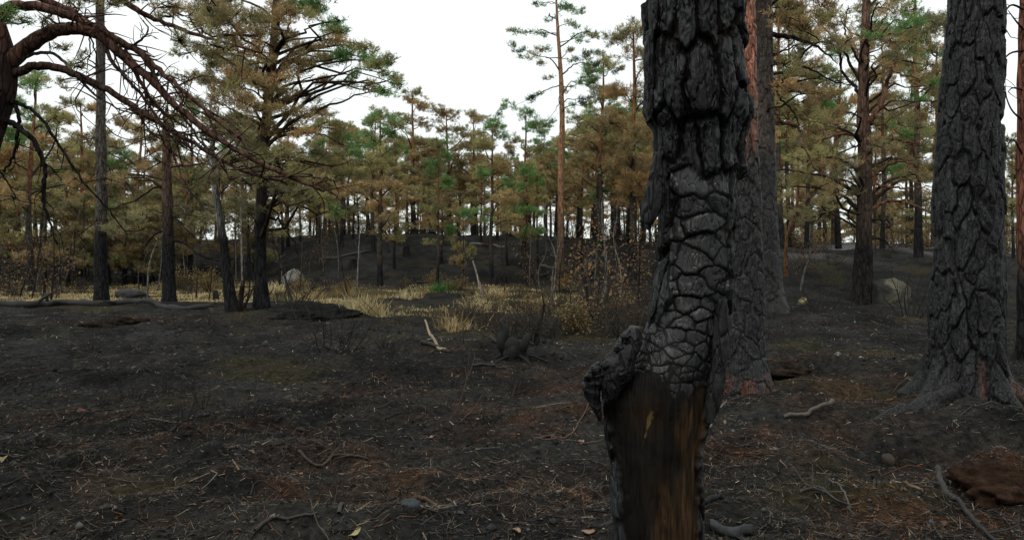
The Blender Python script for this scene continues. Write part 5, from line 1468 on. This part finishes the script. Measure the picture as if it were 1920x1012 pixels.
def standing_twig(label, stems, col, r=.008):
    b = gz(gp(*stems[0][0]))
    root = thing('burnt_twig', label, 'twig', b)
    for l in stems:
        m = MB(); D = b[1]
        p = smooth_path(np.array([P(x, y, D) for x, y in l])-b, 12)
        p[:, 1] += np.linspace(0, .06, 12)*(1 if l[-1][0] > l[0][0] else -1)
        tube(m, p, np.linspace(r, r*.35, 12), 6, col)
        m.obj('stem', M_TWIG, root).color = (1, 1, 1, 1)
standing_twig('black forked twig standing on the ash at lower left', [[(322, 808), (332, 795), (328, 770), (326, 750)], [(322, 808), (340, 790), (355, 770), (362, 738)], [(345, 785), (358, 775), (374, 764)], [(332, 796), (350, 786), (352, 772)]], (.014, .013, .013), .007)
standing_twig('slender twig with pink foot standing left of the charred trunk', [[(852, 778), (862, 755), (868, 735), (876, 700), (880, 660)], [(874, 712), (884, 690), (890, 665)], [(868, 735), (874, 715), (872, 690)]], (.06, .038, .032), .007)
standing_twig('short pinkish twig left of the charred trunk, nearer', [[(862, 794), (872, 782), (884, 772), (896, 755), (904, 742)]], (.09, .05, .042), .007)
standing_twig('upright burnt twig with pale root in the middle of the ash', [[(762, 730), (763, 715), (760, 705)], [(762, 730), (775, 735), (790, 728), (800, 718)]], (.07, .05, .04), .007)
standing_twig('slender burnt twig before the pale curved stick', [[(872, 722), (876, 700), (882, 680), (884, 650)], [(877, 700), (872, 680), (866, 668)]], (.025, .021, .02), .006)
standing_twig('pale snapped twig standing in the lower centre', [[(776, 826), (770, 815), (766, 808)]], (.12, .10, .085), .008)
standing_twig('thin twig among red needles left of the charred trunk', [[(992, 800), (985, 785), (1000, 770), (1010, 758)]], (.05, .032, .028), .006)
standing_twig('burnt forked twig right of centre behind the red needles', [[(960, 745), (965, 730), (970, 715)], [(960, 745), (952, 732), (955, 720)]], (.05, .035, .03), .006)

# burnt stub in the scrub
b = gz(gp(968, 675))
root = thing('burnt_stub', 'small black burnt stump with jagged top in the middle of the ash', 'stump', b)
m = MB()
for q_, (ox, oy, hh, rr_, lx) in enumerate([(0, 0, .30, .13, -.1), (-.10, .03, .52, .07, -.22), (.09, -.03, .36, .06, .12), (.02, .06, .24, .08, .05), (-.05, -.06, .20, .07, -.05)]):
    zz = np.linspace(-.08, hh, 14)
    tube(m, np.stack([ox+lx*zz+.025*np.sin(zz*17+q_), oy+.02*np.cos(zz*15), zz], -1), rr_*np.interp(zz, [-.1, .1, hh*.8, hh], [1.2, 1.0, .75, .25]), 10, (.010, .0098, .0095), rough=.7, seed=5+q_)
m.obj('trunk', M_TWIG, root).color = (1, 1, 1, 1)
for q in range(5):
    m = MB(); a = q*1.3
    tube(m, smooth_path(np.array([(0, 0, .05), (math.cos(a)*.2, math.sin(a)*.2, .05), (math.cos(a)*.45, math.sin(a)*.4, -.04)]), 8), np.linspace(.025, .010, 8), 7, (.012, .011, .0105), rough=.3, seed=q)
    m.obj('root', M_TWIG, root).color = (1, 1, 1, 1)

# ------------------------------------------------------------------ dry grass, litter
def grass_blades(mb, x, y, rng, per, hgt, spread, cols, width=.012):
    n = len(x)
    X = np.repeat(x, per)+rng.normal(0, spread, n*per); Y = np.repeat(y, per)+rng.normal(0, spread, n*per)
    z = ground_z(X, Y)-.01
    h = np.repeat(hgt*rng.uniform(.6, 1.3, n), per)*rng.uniform(.5, 1.2, n*per)
    a = rng.uniform(0, 6.28, n*per); ln = rng.uniform(.2, 1.0, n*per)
    tip = np.stack([X+np.cos(a)*h*ln, Y+np.sin(a)*h*ln, z+h*np.sqrt(np.clip(1-ln*ln*.8, .1, 1))], -1)
    b = np.stack([X, Y, z], -1)
    sd = np.stack([-np.sin(a+rng.normal(0, .8, n*per)), np.cos(a), 0*a], -1)*width*.5
    mid = (b+tip)/2+np.array([0, 0, 1])*h[:, None]*.12
    V = np.stack([b-sd, b+sd, mid+sd*.8, mid-sd*.8, tip], 1).reshape(-1, 3)
    k = np.arange(n*per)[:, None]*5
    c = np.array(cols)[np.repeat(rng.integers(0, len(cols), n), per)]*rng.uniform(.7, 1.3, (n*per, 1))
    mb.add(V, [k+np.array([[0, 1, 2, 3]]), k+np.array([[3, 2, 4]])], np.repeat(c, 5, 0))

STRAW = [(.46, .37, .19), (.52, .44, .25), (.38, .28, .13), (.27, .19, .085)]
def meadow_grass():
    rng = np.random.default_rng(88)
    px = rng.uniform(-150, 1215, 14000); d = 1/rng.uniform(1/54., 1/17., 14000)
    x = (px-960)/FPX*d
    w = meadow_mask(x, d)*np.clip(.06+1.2*sst(fbm(x/1.9, d/1.3, 0, 95, 3)+.22*sst(-x, 7, 12), -.1, .3), 0, 1)
    k = rng.uniform(0, 1, 14000) < w*.75
    m = MB()
    grass_blades(m, x[k], d[k], rng, 18, .125, .22, STRAW, .020)
    o = m.obj('dry_grass', M_GRASS, smooth=False); o.color = (1, 1, 1, 1)
    tag(o, 'straw coloured dry grass covering the clearing', 'grass', kind='stuff')
meadow_grass()
for q, (px, py, lab, cols, h, per) in enumerate([(885, 585, 'big pale straw tussock under the leaning pale stick', STRAW[:2], .5, 240), (690, 588, 'broad pale straw tussock in the middle of the clearing', STRAW[:2], .4, 260), (650, 555, 'straw tussock in front of the burnt slope', STRAW, .42, 160),
        (826, 548, 'bright green grass tuft at the foot of the slope', [(.05, .12, .03)], .55, 220), (925, 560, 'yellow straw tussock right of the leaning pale stick', STRAW, .45, 200), (300, 545, 'straw tussock between the slim pine and broken-topped pine', STRAW, .45, 160),
        (580, 560, 'straw tussock right of the spreading pine', STRAW, .45, 200), (770, 560, 'straw tussock left of the slender green pine', STRAW, .4, 160), (510, 550, 'straw tussock behind the spreading pine', STRAW, .5, 160), (835, 618, 'thin straw tussock at the edge of the scrub', STRAW, .4, 120)]):
    b = gz(gp(px, py)); m = MB(); rg = np.random.default_rng(1000+q)
    sx = rg.normal(0, .22, 8); sy = rg.normal(0, .2, 8)
    grass_blades(m, b[0]+sx, b[1]+sy, rg, per//6, h, .12, cols, .020)
    m.V = [v-b for v in m.V]
    o = m.obj('grass_tussock', M_GRASS, smooth=False); o.location = b; o.color = (1, 1, 1, 1)
    tag(o, lab, 'grass')

def litter():
    rng = np.random.default_rng(99)
    n = 225000
    d = 1/rng.uniform(1/26., 1/2.6, n); px = rng.uniform(-350, 2270, n)
    x = (px-960)/FPX*d
    z = ground_z(x, d)
    rust = rust_mask(x, d)
    clump = sst(fbm(x*2.2, d*2.2, 0, 61, 3), -.25, .35)
    keep = rng.uniform(0, 1, n) < (.30+.55*clump+.6*rust)
    x, y, z, rust = x[keep], d[keep], z[keep], rust[keep]; n = len(x)
    L = rng.gamma(2.0, .014, n)+.010; L *= np.clip(y/9, 1, 1.8); w = rng.uniform(.0015, .0045, n)*np.clip(y/5, 1, 2.4)
    a = rng.uniform(0, 6.28, n)+.0; el = rng.normal(.10, .25, n)
    dr = np.stack([np.cos(a)*np.cos(el), np.sin(a)*np.cos(el), np.sin(el)], -1)
    sd = np.stack([-np.sin(a), np.cos(a), rng.normal(0, .5, n)], -1)*w[:, None]*.5
    c0 = np.stack([x, y, z+.004+np.abs(np.sin(el))*L*.4], -1)
    p0, p2 = c0-dr*L[:, None]*.5, c0+dr*L[:, None]*.5
    V = np.stack([p0-sd, p0+sd, p2+sd*.5, p2-sd*.5], 1).reshape(-1, 3)
    k = np.arange(n)[:, None]*4
    pal = np.array([(.020, .020, .020), (.034, .032, .030), (.055, .044, .033), (.11, .088, .060), (.24, .20, .145), (.085, .040, .022), (.15, .06, .03), (.05, .05, .052)])
    pr = np.array([.20, .24, .20, .14, .06, .03, .01, .12]); pr2 = np.array([.08, .1, .16, .12, .04, .3, .16, .04])
    i1 = rng.choice(8, n, p=pr/pr.sum()); i2 = rng.choice(8, n, p=pr2/pr2.sum())
    c = pal[np.where(rng.uniform(0, 1, n) < rust, i2, i1)]*rng.uniform(.8, 1.6, (n, 1))
    m = MB(); m.add(V, [k+np.array([[0, 1, 2, 3]])], np.repeat(c, 4, 0))
    o = m.obj('needle_litter', M_LITTER, smooth=False)
    tag(o, 'burnt needles and bark bits strewn over the ash', 'litter', kind='stuff')
    # curled leaves and bark flakes
    n = 3600
    d = 1/rng.uniform(1/22., 1/2.7, n); px = rng.uniform(-300, 2200, n); x = (px-960)/FPX*d
    pos = np.stack([x, d, ground_z(x, d)+.006], -1)
    a = rng.normal(0, 1, (n, 3))*np.array([1, 1, .25]); a /= np.linalg.norm(a, axis=1)[:, None]
    b = np.cross(a, np.array([0, 0, 1.])+rng.normal(0, .35, (n, 3))); b /= np.linalg.norm(b, axis=1)[:, None]
    s = (.005+rng.gamma(1.6, .0042, n))[:, None]*np.clip(d/8, 1, 1.7)[:, None]
    up_ = np.array([0, 0, 1.])*s*.5
    V = np.stack([pos-a*s, pos-a*s*.2+b*s*.6+up_*.7, pos+a*s+up_*.5, pos+a*s*.1-b*s*.6+up_], 1).reshape(-1, 3)
    pal = np.array([(.26, .20, .14), (.20, .12, .08), (.05, .05, .05), (.30, .27, .22), (.13, .07, .045), (.03, .03, .031)])
    c = pal[rng.choice(6, n, p=[.09, .12, .28, .05, .16, .30])]*rng.uniform(.4, 1.0, (n, 1))
    m = MB(); m.add(V, [np.arange(4*n).reshape(-1, 4)], np.repeat(c, 4, 0))
    tag(m.obj('leaf_litter', M_LITTER, smooth=False), 'curled dead leaves and bark flakes strewn over the ash', 'litter', kind='stuff')
    # burnt stubble standing in the ash
    n = 9000
    d = 1/rng.uniform(1/24., 1/3.2, n); px = rng.uniform(-300, 2200, n); x = (px-960)/FPX*d
    kp = rng.uniform(0, 1, n) < sst(fbm(x*.9, d*.9, 0, 65, 3), -.1, .35); x, d = x[kp], d[kp]; n = len(x)
    b = np.stack([x, d, ground_z(x, d)-.005], -1); hh = rng.gamma(2, .022, n)+.015; hh *= np.clip(d/10, 1, 1.6)
    tp = b+np.stack([rng.normal(0, .35, n)*hh, rng.normal(0, .35, n)*hh, hh], -1)
    w = rng.uniform(.0012, .003, n)*np.clip(d/5, 1, 2.5); sd = np.stack([w, rng.normal(0, .3, n)*w, 0*w], -1)
    V = np.stack([b-sd, b+sd, tp], 1).reshape(-1, 3)
    c = np.array([(.016, .016, .016), (.035, .032, .028), (.07, .058, .042), (.12, .10, .07)])[rng.choice(4, n, p=[.4, .35, .18, .07])]
    m = MB(); m.add(V, [np.arange(3*n).reshape(-1, 3)], np.repeat(c, 3, 0))
    tag(m.obj('burnt_stubble', M_LITTER, smooth=False), 'short burnt stubble standing in the ash', 'stubble', kind='stuff')
    # charcoal crumbs
    n = 2600
    d = 1/rng.uniform(1/20., 1/2.7, n); px = rng.uniform(-300, 2200, n); x = (px-960)/FPX*d
    sz = (.004+rng.gamma(1.5, .005, n))*np.clip(d/7, 1, 1.6); ctr = np.stack([x, d, ground_z(x, d)+sz*.3], -1)
    oct_ = np.array([(1, 0, 0), (0, 1, 0), (-1, 0, 0), (0, -1, 0), (0, 0, .7), (0, 0, -.7)], float)
    V = (ctr[:, None, :]+oct_[None]*sz[:, None, None]*rng.uniform(.6, 1.4, (n, 6, 1))).reshape(-1, 3)
    k = np.arange(n)[:, None]*6
    tri = [k+np.array([[a_, (a_+1) % 4, 4]]) for a_ in range(4)]+[k+np.array([[(a_+1) % 4, a_, 5]]) for a_ in range(4)]
    c = np.array([(.012, .012, .0125), (.03, .031, .032), (.075, .075, .075), (.13, .125, .12)])[rng.choice(4, n, p=[.5, .3, .15, .05])]
    m = MB(); m.add(V, tri, np.repeat(c, 6, 0))
    tag(m.obj('charcoal_crumbs', M_LITTER, smooth=False), 'charcoal and ash crumbs strewn over the ground', 'charcoal', kind='stuff')
    # small sticks
    m = MB()
    for i in range(900):
        d = 1/rng.uniform(1/22., 1/2.8); px = rng.uniform(-250, 2150)
        x = (px-960)/FPX*d; a = rng.uniform(0, 6.28); L = rng.uniform(.08, .38)*(1+d/20)
        t = np.linspace(-.5, .5, 6)
        crv = rng.normal(0, .16)*L; ww = rng.normal(0, .05*L, 6)
        X = x+np.cos(a)*t*L-np.sin(a)*(crv*(1-4*t*t)+ww); Y = d+np.sin(a)*t*L+np.cos(a)*(crv*(1-4*t*t)+ww)
        r = rng.uniform(.0018, .0048)*(1+d/14)
        Z = ground_z(X, Y)+r*.8+np.abs(t+.5)*max(0, rng.normal(-.05, .12))*L
        cc = [(.018, .017, .017), (.04, .034, .028), (.075, .066, .056), (.09, .05, .035), (.16, .135, .10)][rng.choice(5, p=[.42, .34, .14, .07, .03])]
        tube(m, np.stack([X, Y, Z], -1), np.linspace(r, r*.5, 6), 4, cc, cap=False)
    tag(m.obj('twig_litter', M_LITTER), 'small burnt twigs scattered over the ash', 'litter', kind='stuff')
litter()
for q, (px, py, s, col, lab) in enumerate([(665, 1000, .045, (.42, .34, .18), 'pale yellow leaf at the bottom edge, left of centre'), (968, 1000, .035, (.34, .24, .16), 'tan curled leaf at the bottom edge near the charred trunk'), (560, 885, .035, (.22, .13, .085), 'pinkish bark flake left of the bottom centre'),
        (808, 822, .03, (.30, .20, .18), 'pale pink bark flake in the lower centre'), (152, 773, .05, (.13, .06, .04), 'reddish bark flake on the ash at the left'), (6, 850, .05, (.30, .24, .14), 'straw coloured chip at the left edge'), (1102, 1003, .03, (.30, .2, .13), 'tan leaf at the foot of the charred trunk, left side'),
        (900, 780, .04, (.28, .2, .13), 'tan bark chip beside the pinkish twig'), (1092, 822, .04, (.28, .17, .11), 'pinkish bark chip left of the charred trunk')]):
    b = gz(gp(px, py)); th = np.linspace(0, 2*math.pi, 14, endpoint=False); rg = np.random.default_rng(q)
    rr = s*(1+.25*rg.normal(0, 1, 14).clip(-1, 1)); el = .55
    top = np.stack([rr*np.cos(th), rr*np.sin(th)*el, .008+.35*s*np.cos(th+q)**2], -1)
    V = np.vstack([top, top-np.array([0, 0, .004]), [[0, 0, .006]], [[0, 0, .002]]])
    i = np.arange(14); j = (i+1) % 14
    o = obj('dead_leaf', make_mesh('dead_leaf', V, [np.stack([i, j, np.full(14, 28)], -1), np.stack([j+14, i+14, np.full(14, 29)], -1), np.stack([i, i+14, j+14, j], -1)], np.broadcast_to(col, (30, 3))), M_LITTER)
    o.location = b+np.array([0, 0, .006]); o.rotation_euler = (.25, .1, rg.uniform(0, 6))
    tag(o, lab, 'leaf' if 'leaf' in lab else 'bark chip')

# ------------------------------------------------------------------ debris on the burnt slope
rng = np.random.default_rng(123)
for i in range(34):
    px = rng.uniform(480, 1190); d = rng.uniform(37, 54)
    b = gz(gd(px, d)); k = rng.uniform(.6, 1.5)
    bush(['bare', 'stub', 'bare', 'heath'][i % 4], i, b, k, sized(k, .9, 1.2)+[' bare', ' stubby', ' bare', ' brown'][i % 4]+' burnt bush on the slope '+by(b), 'burnt bushes on the slope', rng.uniform(.6, 1.1), name='burnt_shrub')
for q, (px, d, dx, dy, r, col, lab) in enumerate([(600, 47, 3.0, .6, .12, (.03, .028, .026), 'black log lying near the top of the burnt slope, left'), (780, 39, 2.4, .4, .09, (.022, .02, .019), 'black log at the foot of the slope between the two slope-foot pines'),
        (880, 50, 2.6, -.3, .09, (.09, .08, .07), 'pale grey log on the ridge left of the tall pine'), (960, 41, 2.0, .5, .10, (.025, .022, .02), 'dark log on the slope left of the tall pine'), (690, 53, 2.0, .3, .08, (.08, .07, .06), 'grey log high on the slope'), (1010, 44, 1.8, -.5, .07, (.11, .1, .09), 'thin pale log beside the tall pine')]):
    b = gd(px, d); p = np.stack([b[0]+np.linspace(0, dx, 14), b[1]+np.linspace(0, dy, 14)+.1*np.sin(np.arange(14)), np.zeros(14)], -1)
    p[:, 2] = ground_z(p[:, 0], p[:, 1])+r*.7
    m = MB(); tube(m, p-p[0], np.linspace(r, r*.6, 14), 9, col, rough=.3, seed=q)
    o = m.obj('fallen_log', M_TWIG); o.location = p[0]; o.color = (1, 1, 1, 1); tag(o, lab, 'log')
for q, (px, d, h, r, lab) in enumerate([(935, 37.5, .5, .35, 'broad burnt stump at the right end of the dry grass'), (660, 44, .6, .22, 'burnt stump on the slope left of centre'), (760, 47, .7, .2, 'burnt stump on the slope in the centre'), (1100, 40, .6, .3, 'burnt stump right of the tall pine')]):
    b = gz(gd(px, d)); z = np.linspace(-.1, h, 8)
    m = MB(); tube(m, np.stack([.1*z, 0*z, z], -1), r*np.interp(z, [-.1, .1, h], [1.4, 1.0, .75]), 14, (.017, .016, .0155), rough=.45, seed=q+50)
    o = m.obj('stump', M_BARK); o.location = b; tag(o, lab, 'stump')
for i in range(44):                                    # scrub along the skyline of the ridge
    px = rng.uniform(380, 1240); d = rng.uniform(54, 70)
    b = gz(gd(px, d)); k = rng.uniform(1.1, 2.0)*(1.5 if i % 4 == 1 else 1)
    bush(['rust', 'heath', 'bare', 'yellow'][i % 4], i, b, k, sized(k, 1.4, 1.7)+[' rusty', ' brown', ' bare', ' yellow'][i % 4]+' bush on the ridge skyline '+by(b), 'bushes on the ridge skyline', rng.uniform(.6, 1.0), name='dry_bush')

# thin bare stems standing through the middle distance
rng = np.random.default_rng(321)
for i in range(70):
    if i < 40: px, d = rng.uniform(-40, 700), rng.uniform(27, 52)
    elif i < 60: px, d = rng.uniform(940, 1230), rng.uniform(26, 50)
    else: px, d = rng.uniform(1440, 1900), rng.uniform(26, 48)
    b = gz(gd(px, d)); h = rng.uniform(1.5, 4.5)
    lx, ly = rng.normal(0, .12, 2)*h
    pts = [b-np.array([0, 0, .1]), b+np.array([lx*.3+rng.normal(0, .08), ly*.3, h*.4]), b+np.array([lx*.7+rng.normal(0, .1), ly*.7, h*.75]), b+np.array([lx, ly, h])]
    c = [(.028, .024, .021), (.06, .05, .043), (.12, .11, .10), (.20, .19, .175)][rng.choice(4, p=[.35, .3, .22, .13])]
    look = {.028: 'black', .06: 'dark brown', .12: 'grey', .20: 'whitish'}[c[0]]
    stem('bare_sapling', '%s thin bare sapling %s, %s' % (look, mark(px), 'nearer' if d < 38 else 'farther'), pts, rng.uniform(.02, .045), .008, c, twigs=int(rng.integers(5, 12)), tl=.7, group='bare saplings in the middle distance')

for i in range(30):                                    # burnt bits on the rise at right
    px = rng.uniform(1430, 1900); d = rng.uniform(16, 32)
    b = gz(gd(px, d)); k = rng.uniform(.5, 1.3)
    bush(['bare', 'stub', 'heath', 'stub'][i % 4], i, b, k, sized(k, .75, 1.05)+[' bare', ' stubby', ' brown', ' stubby'][i % 4]+' burnt tuft on the rise '+by(b), 'burnt tufts on the right rise', rng.uniform(.5, 1.0), name='burnt_shrub')


# ------------------------------------------------------------------ the wood far off, one mass closing the horizon
def far_wood():
    rg = np.random.default_rng(606)
    m = MB(); n = 5200
    a = rg.uniform(-.95, .95, n); d = rg.uniform(95, 175, n); x = a*d
    g = H(x, d)
    top = 5.0+2.2*fbm(x/9, d/40, 0, 66, 3)+.8*rg.normal(0, 1, n)
    hh = np.clip(top, 2.0, 9)*rg.uniform(.08, 1, n)**.8
    pos = np.stack([x, d, g+hh], -1)
    kind = rg.choice([OLIVE, BROWN, DULL, GREEN], n, p=[.38, .2, .26, .16])
    dirs = rg.normal(0, 1, (n, 3))+np.array([0, 0, .8]); dirs /= np.linalg.norm(dirs, axis=1)[:, None]
    tufts(m, pos, dirs, PAL[kind]*rg.uniform(.7, 1.2, (n, 1)), rg, 10, .55, .10)
    o = m.obj('far_wood', M_NEEDLE, smooth=False); o.color = (1, 1, 1, 1)
    tag(o, 'low far-off wood closing the horizon behind the trunks', 'wood', kind='stuff')
far_wood()

# where several still share a description, their order across the view tells them apart
same = {}
for o in SC.objects:
    if o.parent is None and o.get('label') and o.get('kind') is None: same.setdefault(o['label'], []).append(o)
ORD = ['leftmost', 'second from left', 'third from left', 'fourth from left', 'fifth from left', 'sixth from left']
for lab, os_ in same.items():
    vis = [o for o in os_ if o.location.y > 1]
    if len(os_) < 2 or len(vis) < len(os_) or len(os_) > 6: continue
    vis.sort(key=lambda o: o.location.x/o.location.y)
    for k, o in enumerate(vis):
        w = (['left one', 'right one'][k] if len(vis) == 2 else ('rightmost' if k == len(vis)-1 else ORD[k]))
        if len((lab+' '+w).split()) <= 16: o['label'] = lab+', '+w
